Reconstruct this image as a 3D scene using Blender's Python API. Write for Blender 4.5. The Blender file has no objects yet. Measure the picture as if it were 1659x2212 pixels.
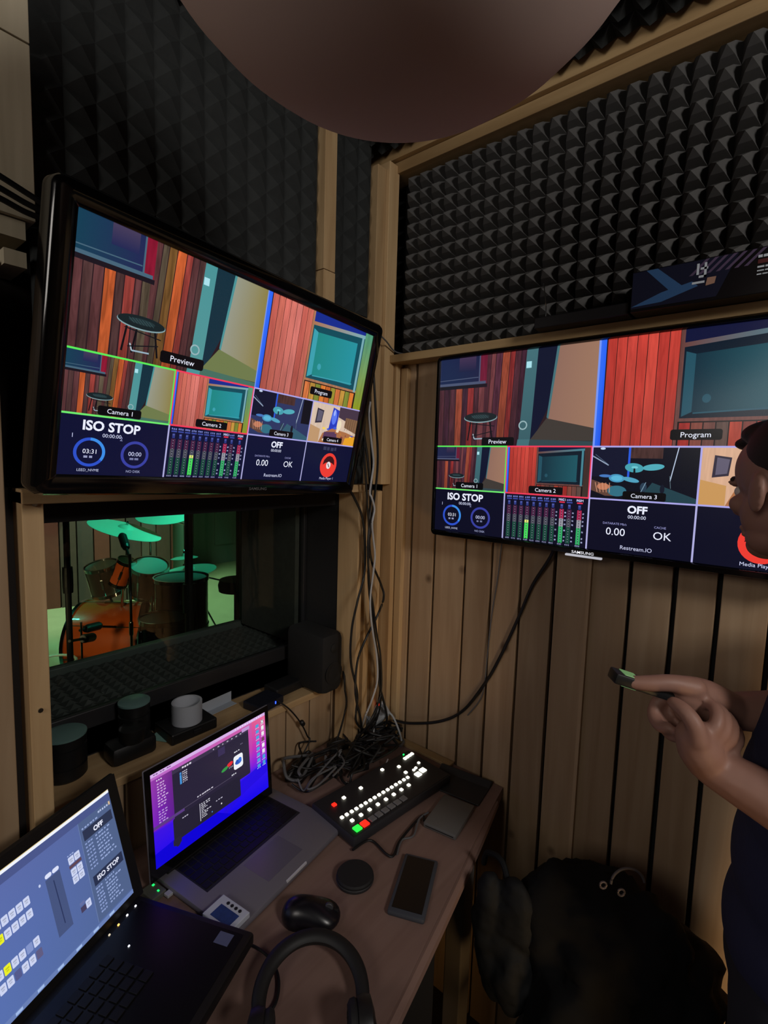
import bpy, bmesh, math, random
import numpy as np
from mathutils import Vector, Matrix, Euler
random.seed(7)
S = bpy.context.scene
COL = S.collection
PI = math.pi

# ---------------------------------------------------------------- camera
W, H, FPX = 1659, 2212, 1082.0
CP = Vector((0.972, -1.213, 1.62))
ya, pt, rl = math.radians(39.8), math.radians(5.6), math.radians(1.7)
fwd = Vector((-math.sin(ya)*math.cos(pt), math.cos(ya)*math.cos(pt), -math.sin(pt)))
rgt = Vector((math.cos(ya), math.sin(ya), 0))
upv = rgt.cross(fwd)
CR = rgt*math.cos(rl) + upv*math.sin(rl)
CU = upv*math.cos(rl) - rgt*math.sin(rl)
cd = bpy.data.cameras.new('camera')
cam = bpy.data.objects.new('camera', cd); COL.objects.link(cam)
m = Matrix((CR, CU, -fwd)).transposed().to_4x4(); m.translation = CP
cam.matrix_world = m
cd.sensor_fit = 'VERTICAL'; cd.sensor_height = 24.0; cd.lens = FPX/H*24.0
cd.clip_start = 0.02; cd.clip_end = 60
S.camera = cam

# ---------------------------------------------------------------- world, lights, exposure
wd = bpy.data.worlds.new('world'); S.world = wd; wd.use_nodes = True
bg = wd.node_tree.nodes['Background']; bg.inputs[0].default_value = (0.5, 0.55, 0.6, 1); bg.inputs[1].default_value = 0.0006
S.view_settings.view_transform = 'Standard'; S.view_settings.look = 'None'
S.view_settings.exposure = 0.0; S.view_settings.gamma = 1.0; S.view_settings.use_curve_mapping = False

def lamp(name, kind, loc, target, power, color, size=0.3, spot=60, blend=0.5, size_y=None):
    l = bpy.data.lights.new(name, kind); l.energy = power; l.color = color
    if kind == 'AREA':
        l.size = size
        if size_y: l.shape = 'RECTANGLE'; l.size_y = size_y
    else: l.shadow_soft_size = size
    if kind == 'SPOT': l.spot_size = math.radians(spot); l.spot_blend = blend
    o = bpy.data.objects.new(name, l); COL.objects.link(o); o.location = loc
    d = Vector(target)-Vector(loc); o.rotation_euler = d.to_track_quat('-Z', 'Y').to_euler()
    return o
lamp('high_right_light', 'AREA', (2.35, -1.05, 2.44), (0.4, 0, 1.6), 24, (1.0, 0.95, 0.90), 0.35, size_y=0.5)  # unseen area light added near the ceiling, rakes foam and planks from the right
lamp('back_fill_light', 'AREA', (0.75, -2.7, 2.2), (0.4, 0, 1.1), 7.5, (1.0, 0.93, 0.86), 0.6, size_y=0.6)
lwl = lamp('low_warm_light', 'AREA', (1.85, -0.95, 0.5), (1.15, 0, 0.72), 3.2, (1.0, 0.62, 0.25), 0.4)
lwl.data.spread = math.radians(75)
# live room lights behind the glass
lamp('green_stage_light', 'SPOT', (-1.5, 1.5, 2.65), (-2.68, 0.30, 1.15), 230, (0.05, 1.0, 0.68), 0.08, 30, 0.6)
lamp('floor_stage_light', 'SPOT', (-4.3, 1.3, 2.7), (-4.6, 1.2, 0.0), 330, (0.62, 1.0, 0.58), 0.15, 95, 0.8)
lamp('plank_fill_spot', 'SPOT', (-3.2, -0.6, 2.7), (-5.1, 0.4, 0.6), 300, (1.0, 0.85, 0.70), 0.15, 60, 0.8)  # added spot, no fixture there: lifts the stained planks out of the dark
lamp('amber_fill_spot', 'SPOT', (-1.6, -1.1, 1.02), (-2.72, 0.25, 0.52), 30, (1.0, 0.68, 0.36), 0.1, 40, 0.7)  # added low spot out of view, warms and brightens the bass drum shell
lamp('green_ride_light', 'SPOT', (-1.9, 2.2, 2.6), (-2.38, 0.62, 0.82), 90, (0.05, 1.0, 0.68), 0.06, 22, 0.6)
lamp('green_drum_light', 'SPOT', (-3.4, -1.1, 2.5), (-2.96, 0.08, 0.60), 110, (0.05, 1.0, 0.68), 0.05, 14, 0.6)

# ---------------------------------------------------------------- helpers
def lin(c):
    r = []
    for v in c[:3]:
        v = v/255.0
        r.append(v/12.92 if v <= 0.04045 else ((v+0.055)/1.055)**2.4)
    return (r[0], r[1], r[2], 1.0)
def ray(px, py): return fwd + CR*((px-W/2)/FPX) - CU*((py-H/2)/FPX)
def onx(px, py, X): d = ray(px, py); return CP + d*((X-CP.x)/d.x)
def ony(px, py, Y): d = ray(px, py); return CP + d*((Y-CP.y)/d.y)
def onz(px, py, Z): d = ray(px, py); return CP + d*((Z-CP.z)/d.z)
def dep(px, py, z): return CP + ray(px, py)*z

_mats = {}
def mat(name, col, rough=0.6, metal=0.0, emit=None, es=0.0, spec=0.5, noise=0.0, nscale=20.0, bump=0.0, coat=0.0, sheen=0.0):
    if name in _mats: return _mats[name]
    mt = bpy.data.materials.new(name); mt.use_nodes = True
    nt = mt.node_tree; b = nt.nodes['Principled BSDF']
    c = lin(col)
    b.inputs['Base Color'].default_value = c
    b.inputs['Roughness'].default_value = rough; b.inputs['Metallic'].default_value = metal
    b.inputs['Specular IOR Level'].default_value = spec
    b.inputs['Coat Weight'].default_value = coat
    b.inputs['Sheen Weight'].default_value = sheen
    if emit: b.inputs['Emission Color'].default_value = lin(emit); b.inputs['Emission Strength'].default_value = es
    if noise or bump:
        tc = nt.nodes.new('ShaderNodeTexCoord'); n = nt.nodes.new('ShaderNodeTexNoise')
        n.inputs['Scale'].default_value = nscale; n.inputs['Detail'].default_value = 5
        nt.links.new(tc.outputs['Object'], n.inputs['Vector'])
        if noise:
            r = nt.nodes.new('ShaderNodeMapRange'); r.inputs['To Min'].default_value = 1-noise; r.inputs['To Max'].default_value = 1+noise
            nt.links.new(n.outputs['Fac'], r.inputs['Value'])
            mx = nt.nodes.new('ShaderNodeVectorMath'); mx.operation = 'SCALE'; mx.inputs[0].default_value = c[:3]
            nt.links.new(r.outputs[0], mx.inputs['Scale']); nt.links.new(mx.outputs[0], b.inputs['Base Color'])
        if bump:
            bp = nt.nodes.new('ShaderNodeBump'); bp.inputs['Strength'].default_value = bump; bp.inputs['Distance'].default_value = 0.004
            nt.links.new(n.outputs['Fac'], bp.inputs['Height']); nt.links.new(bp.outputs[0], b.inputs['Normal'])
    _mats[name] = mt; return mt

def wood(name, c1, c2, knot=(60, 35, 18), rough=0.55, axis='Z', sc=1.0, knots=True):
    if name in _mats: return _mats[name]
    mt = bpy.data.materials.new(name); mt.use_nodes = True
    nt = mt.node_tree; L = nt.links.new; b = nt.nodes['Principled BSDF']; b.inputs['Roughness'].default_value = rough
    b.inputs['Specular IOR Level'].default_value = 0.25
    tc = nt.nodes.new('ShaderNodeTexCoord'); mp = nt.nodes.new('ShaderNodeMapping')
    st = {'Z': (28, 28, 1.6), 'Y': (28, 1.6, 28), 'X': (1.6, 28, 28)}[axis]
    mp.inputs['Scale'].default_value = [v*sc for v in st]
    at = nt.nodes.new('ShaderNodeAttribute'); at.attribute_name = 'rnd'
    ad = nt.nodes.new('ShaderNodeVectorMath'); ad.operation = 'MULTIPLY_ADD'
    ad.inputs[1].default_value = (1, 1, 1); L(tc.outputs['Object'], mp.inputs[0]); L(mp.outputs[0], ad.inputs[0])
    s7 = nt.nodes.new('ShaderNodeVectorMath'); s7.operation = 'SCALE'; s7.inputs['Scale'].default_value = 40; L(at.outputs['Vector'], s7.inputs[0]); L(s7.outputs[0], ad.inputs[2])
    n = nt.nodes.new('ShaderNodeTexNoise'); n.inputs['Scale'].default_value = 1.2; n.inputs['Detail'].default_value = 6; n.inputs['Distortion'].default_value = 0.6
    L(ad.outputs[0], n.inputs['Vector'])
    r = nt.nodes.new('ShaderNodeValToRGB'); r.color_ramp.elements[0].position = 0.3; r.color_ramp.elements[1].position = 0.7
    r.color_ramp.elements[0].color = lin(c2); r.color_ramp.elements[1].color = lin(c1); L(n.outputs['Fac'], r.inputs[0])
    # per plank tone
    mr = nt.nodes.new('ShaderNodeMapRange'); mr.inputs['To Min'].default_value = 0.78; mr.inputs['To Max'].default_value = 1.15
    L(at.outputs['Fac'], mr.inputs['Value'])
    sc2 = nt.nodes.new('ShaderNodeVectorMath'); sc2.operation = 'SCALE'; L(r.outputs[0], sc2.inputs[0]); L(mr.outputs[0], sc2.inputs['Scale'])
    out = sc2.outputs[0]
    if knots:
        mp2 = nt.nodes.new('ShaderNodeMapping'); mp2.inputs['Scale'].default_value = {'Z': (8, 8, 7), 'Y': (8, 7, 8), 'X': (7, 8, 8)}[axis]
        L(tc.outputs['Object'], mp2.inputs[0])
        ad2 = nt.nodes.new('ShaderNodeVectorMath'); ad2.operation = 'ADD'; L(mp2.outputs[0], ad2.inputs[0]); L(s7.outputs[0], ad2.inputs[1])
        v = nt.nodes.new('ShaderNodeTexVoronoi'); v.inputs['Scale'].default_value = 1.0; L(ad2.outputs[0], v.inputs['Vector'])
        kr = nt.nodes.new('ShaderNodeMapRange'); kr.inputs['From Min'].default_value = 0.05; kr.inputs['From Max'].default_value = 0.13
        kr.inputs['To Min'].default_value = 0.75; kr.inputs['To Max'].default_value = 0.0; L(v.outputs['Distance'], kr.inputs['Value'])
        mx = nt.nodes.new('ShaderNodeMix'); mx.data_type = 'RGBA'; L(kr.outputs[0], mx.inputs[0]); L(out, mx.inputs[6]); mx.inputs[7].default_value = lin(knot)
        out = mx.outputs[2]
    L(out, b.inputs['Base Color'])
    bp = nt.nodes.new('ShaderNodeBump'); bp.inputs['Strength'].default_value = 0.15; bp.inputs['Distance'].default_value = 0.002
    L(n.outputs['Fac'], bp.inputs['Height']); L(bp.outputs[0], b.inputs['Normal'])
    _mats[name] = mt; return mt

def finish(name, bm, mats, parent=None, smooth=False, rnd=None, angle=35):
    me = bpy.data.meshes.new(name); bm.normal_update(); bm.to_mesh(me); bm.free()
    if not isinstance(mats, (list, tuple)): mats = [mats]
    for x in mats: me.materials.append(x)
    if smooth:
        me.polygons.foreach_set('use_smooth', [True]*len(me.polygons))
        try: me.set_sharp_from_angle(angle=math.radians(angle))
        except Exception: pass
    o = bpy.data.objects.new(name, me); COL.objects.link(o)
    if parent is not None: o.parent = parent
    return o
def tag(o, label=None, cat=None, group=None, kind=None):
    if label: o['label'] = label
    if cat: o['category'] = cat
    if group: o['group'] = group
    if kind: o['kind'] = kind
    return o
def thing(name, label, cat, loc=(0, 0, 0), rot=None, group=None, mw=None):
    o = bpy.data.objects.new(name, None); COL.objects.link(o); o.empty_display_size = 0.05
    o.location = loc
    if rot is not None: o.rotation_euler = rot
    if mw is not None: o.matrix_world = mw
    tag(o, label, cat, group); return o
def frame(c, ux, uy):
    ux = Vector(ux).normalized(); uy = Vector(uy); uy = (uy-ux*uy.dot(ux)).normalized(); n = ux.cross(uy)
    m = Matrix((ux, uy, n)).transposed().to_4x4(); m.translation = Vector(c); return m

def box(bm, x0, x1, y0, y1, z0, z1, bev=0.0, mi=0, M=None, rnd=None):
    if rnd is not None and bm.faces.layers.float.get('rnd') is None: bm.faces.layers.float.new('rnd')
    vs = [bm.verts.new((x, y, z)) for x in (x0, x1) for y in (y0, y1) for z in (z0, z1)]
    q = [(0, 1, 3, 2), (4, 6, 7, 5), (0, 4, 5, 1), (2, 3, 7, 6), (0, 2, 6, 4), (1, 5, 7, 3)]
    fs = [bm.faces.new([vs[i] for i in f]) for f in q]
    if bev > 0:
        es = list({e for f in fs for e in f.edges})
        r = bmesh.ops.bevel(bm, geom=es, offset=bev, segments=2, profile=0.5, affect='EDGES', clamp_overlap=True)
        fs = list({f for v in r['verts'] for f in v.link_faces})
        vs = list({v for f in fs for v in f.verts})
    for f in fs: f.material_index = mi
    if rnd is not None:
        lay = bm.faces.layers.float.get('rnd')
        for f in fs: f[lay] = rnd
    if M is not None:
        for v in vs: v.co = M @ v.co
    return fs
def lathe(bm, prof, seg=32, M=None, mi=0, cap=True):
    rings = []
    for r, z in prof:
        rings.append([bm.verts.new((max(r, 1e-5)*math.cos(2*PI*i/seg), max(r, 1e-5)*math.sin(2*PI*i/seg), z)) for i in range(seg)])
    for a, b in zip(rings, rings[1:]):
        for i in range(seg):
            bm.faces.new((a[i], a[(i+1) % seg], b[(i+1) % seg], b[i])).material_index = mi
    if cap:
        bm.faces.new(list(reversed(rings[0]))).material_index = mi; bm.faces.new(rings[-1]).material_index = mi
    if M is not None:
        for ring in rings:
            for v in ring: v.co = M @ v.co
def catmull(P, n=8, closed=False):
    P = [Vector(p) for p in P]; out = []
    k = len(P)
    for i in range(k if closed else k-1):
        if closed: a, b, c, d = P[(i-1) % k], P[i], P[(i+1) % k], P[(i+2) % k]
        else: a, b, c, d = P[max(i-1, 0)], P[i], P[i+1], P[min(i+2, k-1)]
        for j in range(n):
            t = j/n
            out.append(0.5*((2*b)+(c-a)*t+(2*a-5*b+4*c-d)*t*t+(3*b-a-3*c+d)*t**3))
    if not closed: out.append(P[-1])
    return out
def tube(bm, P, r, seg=8, smoothn=8, mi=0, closed=False, raw=False, flat=1.0):
    pts = [Vector(p) for p in P] if raw else catmull(P, smoothn, closed)
    rings = []; up = Vector((0.13, 0.21, 0.97)); n = len(pts)
    for i, p in enumerate(pts):
        t = (pts[(i+1) % n]-pts[i-1]) if closed else (pts[min(i+1, n-1)]-pts[max(i-1, 0)])
        if t.length < 1e-9: t = Vector((0, 0, 1))
        t.normalize(); a = t.cross(up)
        if a.length < 0.05: a = t.cross(Vector((1, 0, 0)))
        a.normalize(); b = a.cross(t); up = b if False else up
        rr = r(i/(n-1)) if callable(r) else r
        rings.append([bm.verts.new(p+a*rr*math.cos(2*PI*k/seg)+b*rr*flat*math.sin(2*PI*k/seg)) for k in range(seg)])
    rng = range(n) if closed else range(n-1)
    for i in rng:
        A, B = rings[i], rings[(i+1) % n]
        for k in range(seg): bm.faces.new((A[k], A[(k+1) % seg], B[(k+1) % seg], B[k])).material_index = mi
    if not closed:
        bm.faces.new(list(reversed(rings[0]))).material_index = mi; bm.faces.new(rings[-1]).material_index = mi
def B(): return bmesh.new()
def one(name, fn, m, parent=None, smooth=False, **k):
    bm = B(); fn(bm); return finish(name, bm, m, parent, smooth, **k)
def aim(a, b):
    a = Vector(a); d = Vector(b)-a
    M = d.to_track_quat('Z', 'Y').to_matrix().to_4x4(); M.translation = a; return M, d.length

# text outlines as flat triangles
_txt = {}
def text_tris(s, bold=0.0):
    key = (s, bold)
    if key in _txt: return _txt[key]
    cu = bpy.data.curves.new('t', 'FONT'); cu.body = s; cu.offset = bold; cu.resolution_u = 3
    o = bpy.data.objects.new('t', cu); COL.objects.link(o)
    bpy.context.view_layer.update()
    me = o.to_mesh(); me.calc_loop_triangles()
    v = np.array([tuple(x.co)[:2] for x in me.vertices]) if len(me.vertices) else np.zeros((0, 2))
    t = [tuple(l.vertices) for l in me.loop_triangles]
    o.to_mesh_clear(); bpy.data.objects.remove(o); bpy.data.curves.remove(cu)
    if len(v):
        x0 = v[:, 0].min(); wd_ = v[:, 0].max()-x0; v = v-[x0, 0]
    else: wd_ = 0
    _txt[key] = (v, t, wd_); return _txt[key]

# ---------------------------------------------------------------- materials
pine = wood('pine_planks', (176, 150, 120), (156, 128, 98))
pine_trim = wood('pine_trim', (200, 170, 128), (174, 142, 102), knots=False)
pine_x = wood('pine_beam', (190, 160, 116), (158, 128, 88), axis='X', knots=False)
pine_y = wood('pine_rail', (196, 166, 124), (170, 138, 98), axis='Y', knots=False)
desk_m = wood('desk_top', (150, 122, 112), (136, 108, 98), axis='Y', knots=False, rough=0.45)
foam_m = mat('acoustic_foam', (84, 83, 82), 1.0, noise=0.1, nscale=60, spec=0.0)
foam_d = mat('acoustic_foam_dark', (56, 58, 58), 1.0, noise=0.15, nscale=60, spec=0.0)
black_m = mat('matte_black', (18, 18, 20), 0.7)
blackg = mat('gloss_black_plastic', (8, 8, 9), 0.12, spec=0.6)
blackp = mat('black_plastic', (20, 20, 22), 0.45)
rubber = mat('cable_black', (15, 15, 16), 0.5)
rubber_w = mat('cable_white', (170, 172, 175), 0.5)
rubber_g = mat('cable_grey', (90, 90, 92), 0.5)
chrome = mat('chrome', (190, 190, 190), 0.15, metal=1.0)
alu = mat('brushed_aluminium', (128, 125, 136), 0.45, metal=0.35)
darkwood = mat('dark_brown_stain', (40, 28, 22), 0.7, noise=0.2, nscale=8)

# ================================================================= SETTING
def st(name, bm, m, smooth=False, parent=None):
    o = finish(name, bm, m, parent, smooth)
    if parent is None: o['kind'] = 'structure'
    return o
RX, RY = 2.5, -3.0
bm = B(); box(bm, -0.6, RX, RY, 0.1, -0.05, 0); st('floor', bm, mat('floor_dark', (50, 44, 40), 0.7, noise=0.2))
bm = B(); box(bm, -0.15, RX, RY, 0.1, 2.52, 2.57); st('ceiling', bm, mat('ceiling_dark', (30, 29, 29), 0.9))
bm = B(); box(bm, RX, RX+0.05, RY, 0.1, 0, 2.52); st('wall_right_side', bm, mat('wall_plain', (120, 105, 88), 0.8))
bm = B(); box(bm, -0.15, RX, RY-0.05, RY, 0, 2.52); st('wall_behind', bm, mat('wall_plain', (120, 105, 88), 0.8))
# plank wall straight ahead, right of the corner
gaps = [-0.02, 0.072, 0.158, 0.262, 0.345, 0.43, 0.517, 0.604, 0.69, 0.778, 0.860, 0.945]
g = 0.945
while g < RX: g += 0.088; gaps.append(g)
bm = B(); box(bm, -0.3, RX, 0.025, 0.06, 0, 2.52, mi=1, rnd=0.5)
for a, b in zip(gaps, gaps[1:]):
    w_ = random.choice([0.007, 0.009, 0.012])
    box(bm, a+w_*0.5, b-w_*0.5, 0, 0.018, 0, 1.93, bev=0.0015, rnd=random.random())
box(bm, 0.6005, 0.6085, -0.012, 0.0, 0, 1.9, rnd=0.8)
st('wall_ahead', bm, [pine, mat('gap_black', (8, 7, 6), 0.9)])
# left wall: lower planks, backing, far planks
bm = B()
y = -1.75
while y < 0.0:
    box(bm, -0.118, -0.10, y+0.002, y+0.086, 0, 0.915, bev=0.0015, rnd=random.random()); y += 0.0885
box(bm, -0.15, -0.12, -3, 0.02, 0, 0.915, mi=1, rnd=.5)
box(bm, -0.14, -0.10, RY, 0.02, 1.56, 2.52, mi=1, rnd=.5)
box(bm, -0.14, -0.05, RY, -0.94, 0.915, 1.56, mi=1, rnd=.5)
y = RY
while y < -1.0:
    box(bm, -0.045, -0.02, y+0.002, min(y+0.10, -0.985), 0, 1.92, bev=0.0015, rnd=random.random()); y += 0.103
box(bm, -0.09, -0.086, -0.155, 0.02, 0.93, 1.56, rnd=0.25)
st('wall_left', bm, [pine, mat('gap_brown', (26, 19, 15), 0.9)])
# pale upper boards at far left, cut line between them
bm = B()
box(bm, -0.1, 0.0, -1.5, -0.933, 2.247, 2.52, bev=0.001, rnd=.55); box(bm, -0.1, 0.0, -1.5, -0.933, 1.985, 2.244, bev=0.001, rnd=.7)
box(bm, -0.1, -0.01, -0.985, -0.945, 1.955, 1.983, rnd=.8); box(bm, -0.1, -0.01, -0.975, -0.945, 1.912, 1.936, rnd=.8)
st('trim_1', bm, wood('pale_board', (214, 202, 176), (194, 182, 156), knots=False))
# post left of the window
bm = B(); box(bm, -0.1, 0.0, -0.968, -0.937, 0.78, 1.56, bev=0.0015, rnd=.75)
lathe(bm, [(0.004, 0), (0.004, 0.003)], 10, Matrix.Translation((0.0, -0.95, 1.535)) @ Matrix.Rotation(PI/2, 4, 'Y'), 1)
lathe(bm, [(0.004, 0), (0.004, 0.003)], 10, Matrix.Translation((0.0, -0.953, 1.18)) @ Matrix.Rotation(PI/2, 4, 'Y'), 1)
st('trim_2', bm, [pine_trim, chrome])
# rail under the television
bm = B(); box(bm, -0.1, 0.004, -0.968, -0.135, 1.535, 1.556, bev=0.0015, rnd=.6); st('trim_3', bm, pine_y)
# studs right of the window
bm = B()
for a, b, x0, x1, r in ((-0.158, -0.139, -0.083, 0.0, .6), (-0.118, -0.096, -0.08, -0.005, .45), (-0.072, -0.052, -0.08, -0.004, .7), (-0.03, -0.012, -0.08, 0.0, .5)):
    box(bm, x0, x1, a, b, 0.75, 1.535, bev=0.0015, rnd=r)
st('trim_4', bm, pine_trim)
bm = B(); box(bm, -0.1, 0.004, -0.315, -0.275, 1.556, 2.10, bev=0.001, rnd=.65); box(bm, -0.1, 0.003, -0.315, -0.275, 2.102, 2.52, bev=0.001, rnd=.5)
st('trim_5', bm, pine_trim)
bm = B(); box(bm, -0.09, 0.0, -0.115, -0.08, 1.556, 2.44, bev=0.0015, rnd=.2); box(bm, -0.09, 0.012, -0.079, -0.035, 1.556, 2.46, bev=0.0015, rnd=.75)
st('trim_6', bm, pine_trim)
bm = B(); box(bm, -0.02, 0.022, -0.034, 0.0, 0.75, 1.93, bev=0.0015, rnd=.6); box(bm, 0.026, 0.05, -0.018, 0.0, 0.75, 1.90, bev=0.0015, rnd=.5)
st('trim_7', bm, pine_trim)
bm = B(); box(bm, -0.03, RX, -0.055, 0.025, 1.912, 1.934, bev=0.0015, rnd=.6); st('trim_8', bm, pine_x)
bm = B(); box(bm, -0.09, RX, -0.045, 0.025, 2.44, 2.47, bev=0.0015, rnd=.3); box(bm, -0.09, RX, -0.06, 0.025, 2.471, 2.515, bev=0.0015, rnd=.9); st('trim_9', bm, pine_x)
# sill board
bm = B(); box(bm, -0.24, -0.092, -0.935, 0.0, 0.915, 0.935, bev=0.002, rnd=.5); st('trim_10', bm, pine_y)

# foam panels ------------------------------------------------------
def pyramid_mesh(bm, w, h, cell, depth, jitter=0.0, bulge=0.0):
    nx, ny = max(1, round(w/cell)), max(1, round(h/cell)); sx, sy = w/nx, h/ny
    base = [[bm.verts.new((i*sx, j*sy, 0.004)) for j in range(ny+1)] for i in range(nx+1)]
    for i in range(nx):
        for j in range(ny):
            t = bm.verts.new(((i+.5)*sx+random.uniform(-jitter, jitter), (j+.5)*sy+random.uniform(-jitter, jitter), depth*random.uniform(.93, 1.03)))
            c = [base[i][j], base[i+1][j], base[i+1][j+1], base[i][j+1]]
            if bulge:
                q = [bm.verts.new(((i+.5)*sx+(v.co.x-(i+.5)*sx)*bulge, (j+.5)*sy+(v.co.y-(j+.5)*sy)*bulge, .004+(t.co.z-.004)*.6)) for v in c]
                for k in range(4): bm.faces.new((c[k], c[(k+1) % 4], q[(k+1) % 4], q[k]))
                c = q
            for k in range(4): bm.faces.new((c[k], c[(k+1) % 4], t))
    f0 = [base[0][0], base[nx][0], base[nx][ny], base[0][ny]]
    z0 = [bm.verts.new((v.co.x, v.co.y, -0.012)) for v in f0]
    bm.faces.new(list(reversed(z0)))
    edges = [[base[i][0] for i in range(nx+1)], [base[nx][j] for j in range(ny+1)], [base[nx-i][ny] for i in range(nx+1)], [base[0][ny-j] for j in range(ny+1)]]
    for k, e in enumerate(edges): bm.faces.new(list(reversed(e))+[z0[k], z0[(k+1) % 4]])
def foam(M, w, h, cell, depth, label, m, group):
    bm = B(); pyramid_mesh(bm, w, h, cell, depth, 0.001, .56 if depth > .045 else 0)
    o = finish('acoustic_foam_panel', bm, m); o.matrix_world = M
    tag(o, label, 'foam panel', group); return o
G1 = 'pyramid foam panels on the wall with the planks'
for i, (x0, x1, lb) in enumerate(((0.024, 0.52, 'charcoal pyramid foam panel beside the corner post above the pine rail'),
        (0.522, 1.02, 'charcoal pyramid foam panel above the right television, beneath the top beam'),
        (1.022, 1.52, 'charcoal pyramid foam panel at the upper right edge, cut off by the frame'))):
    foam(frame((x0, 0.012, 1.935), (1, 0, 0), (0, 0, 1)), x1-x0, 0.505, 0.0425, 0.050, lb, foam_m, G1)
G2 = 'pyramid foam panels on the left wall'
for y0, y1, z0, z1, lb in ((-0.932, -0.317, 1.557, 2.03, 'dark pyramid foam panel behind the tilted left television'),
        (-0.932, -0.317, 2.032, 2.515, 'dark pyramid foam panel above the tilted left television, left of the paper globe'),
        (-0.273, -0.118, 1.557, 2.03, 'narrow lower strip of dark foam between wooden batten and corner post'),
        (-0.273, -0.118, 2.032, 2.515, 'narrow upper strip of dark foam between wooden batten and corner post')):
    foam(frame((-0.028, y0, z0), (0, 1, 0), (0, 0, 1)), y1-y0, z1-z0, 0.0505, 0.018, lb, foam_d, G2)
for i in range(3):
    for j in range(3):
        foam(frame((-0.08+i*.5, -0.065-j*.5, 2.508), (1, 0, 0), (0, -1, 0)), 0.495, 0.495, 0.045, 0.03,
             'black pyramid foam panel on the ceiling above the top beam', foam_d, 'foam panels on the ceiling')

# window -----------------------------------------------------------
glass = bpy.data.materials.new('window_glass'); glass.use_nodes = True
nt = glass.node_tree; nt.nodes.clear(); L = nt.links.new
o_ = nt.nodes.new('ShaderNodeOutputMaterial'); tr = nt.nodes.new('ShaderNodeBsdfTransparent'); gl = nt.nodes.new('ShaderNodeBsdfGlossy'); gl.inputs['Roughness'].default_value = 0.02
tr.inputs[0].default_value = (0.9, 0.95, 0.93, 1)
fr = nt.nodes.new('ShaderNodeFresnel'); fr.inputs[0].default_value = 1.3; mx = nt.nodes.new('ShaderNodeMixShader'); L(fr.outputs[0], mx.inputs[0]); L(tr.outputs[0], mx.inputs[1]); L(gl.outputs[0], mx.inputs[2]); L(mx.outputs[0], o_.inputs[0])
YL, YR = -0.935, -0.156
bm = B()
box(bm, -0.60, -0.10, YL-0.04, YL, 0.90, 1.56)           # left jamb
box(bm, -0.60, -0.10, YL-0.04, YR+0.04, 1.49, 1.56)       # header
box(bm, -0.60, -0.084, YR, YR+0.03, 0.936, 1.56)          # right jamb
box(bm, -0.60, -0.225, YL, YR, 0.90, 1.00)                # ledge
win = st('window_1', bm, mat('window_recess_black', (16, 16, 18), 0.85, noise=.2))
def wframe(x0, x1, z0, z1, t, tb):
    def f(bm):
        box(bm, x0, x1, YL, YR, z0, z0+tb, bev=.002); box(bm, x0, x1, YL, YR, z1-t, z1, bev=.002)
        box(bm, x0, x1, YL, YL+t, z0+tb, z1-t, bev=.002); box(bm, x0, x1, YR-t, YR, z0+tb, z1-t, bev=.002)
    return f
ff = one('window_frame', wframe(-0.245, -0.225, 0.936, 1.49, 0.012, 0.105), mat('frame_black', (34, 34, 36), 0.4), win); ff['label'] = 'black inner frame of the room side pane'
fb = one('window_frame', wframe(-0.575, -0.545, 1.0, 1.49, 0.012, 0.035), mat('frame_grey', (84, 88, 86), 0.35), win); fb['label'] = 'black frame of the live room side pane'
one('window_pane', lambda bm: box(bm, -0.238, -0.235, YL+.012, YR-.012, 1.041, 1.478), glass, win)
one('window_pane', lambda bm: box(bm, -0.562, -0.559, YL+.012, YR-.012, 1.035, 1.478), glass, win)
bm = B(); pyramid_mesh(bm, 0.29, 0.775, 0.03, 0.014)
o = finish('ledge_foam', bm, mat('ledge_foam_grey', (74, 73, 72), 1.0, spec=0), win); o.matrix_world = frame((-0.538, -0.932, 1.012), (1, 0, 0), (0, 1, 0)); o['label'] = 'pyramid foam lining on the ledge between the panes'
bm = B(); pyramid_mesh(bm, 0.29, 0.45, 0.02, 0.008)
o = finish('jamb_foam', bm, mat('jamb_felt', (72, 69, 64), 1.0, noise=.3, nscale=50), win); o.matrix_world = frame((-0.248, -0.172, 1.03), (-1, 0, 0), (0, 0, 1)); o['label'] = 'dark textured lining on the side between the panes'

# live room shell ----------------------------------------------------
bm = B(); box(bm, -7.5, -0.6, -2.5, 6.0, -0.05, 0); st('floor_live_room', bm, mat('pale_floor', (150, 158, 128), 0.6, noise=.15, nscale=6))
bm = B()
cols = [(92, 70, 60), (150, 62, 42), (74, 80, 72), (120, 52, 40), (70, 60, 52), (96, 52, 42), (60, 58, 54)]
mats_ = [mat('stained_plank_%d' % i, c, 0.7, noise=.2, nscale=14) for i, c in enumerate(cols)]
P0, P1 = Vector((-5.25, -0.6, 0)), Vector((-4.6, 1.65, 0)); d = (P1-P0); Ln = d.length; d.normalize(); nrm = Vector((d.y, -d.x, 0))
Mw = Matrix((d, Vector((0, 0, 1)), nrm)).transposed().to_4x4(); Mw.translation = P0
k = 0; u = 0.0
seq = [4, 6, 0, 1, 2, 3, 0, 5, 4, 6, 5, 4, 6, 2, 4, 5]
while u < Ln:
    w_ = 0.155; box(bm, u, min(u+w_-.014, Ln), 0, 0.95, -0.03, 0.0, mi=seq[k % len(seq)], M=Mw); u += w_; k += 1
box(bm, 0, Ln, 0, 2.8, -0.08, -0.035, mi=4, M=Mw)
for q in range(3): box(bm, Ln-.9+q*.3, Ln-.62+q*.3, 0.95, 2.8, -0.03, 0.0, mi=(6, 4, 2)[q], M=Mw)
box(bm, -0.2, 1.3, 0.95, 1.03, -0.03, 0.04, mi=2, M=Mw)
st('wall_live_room', bm, mats_)
bm = B()
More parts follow.
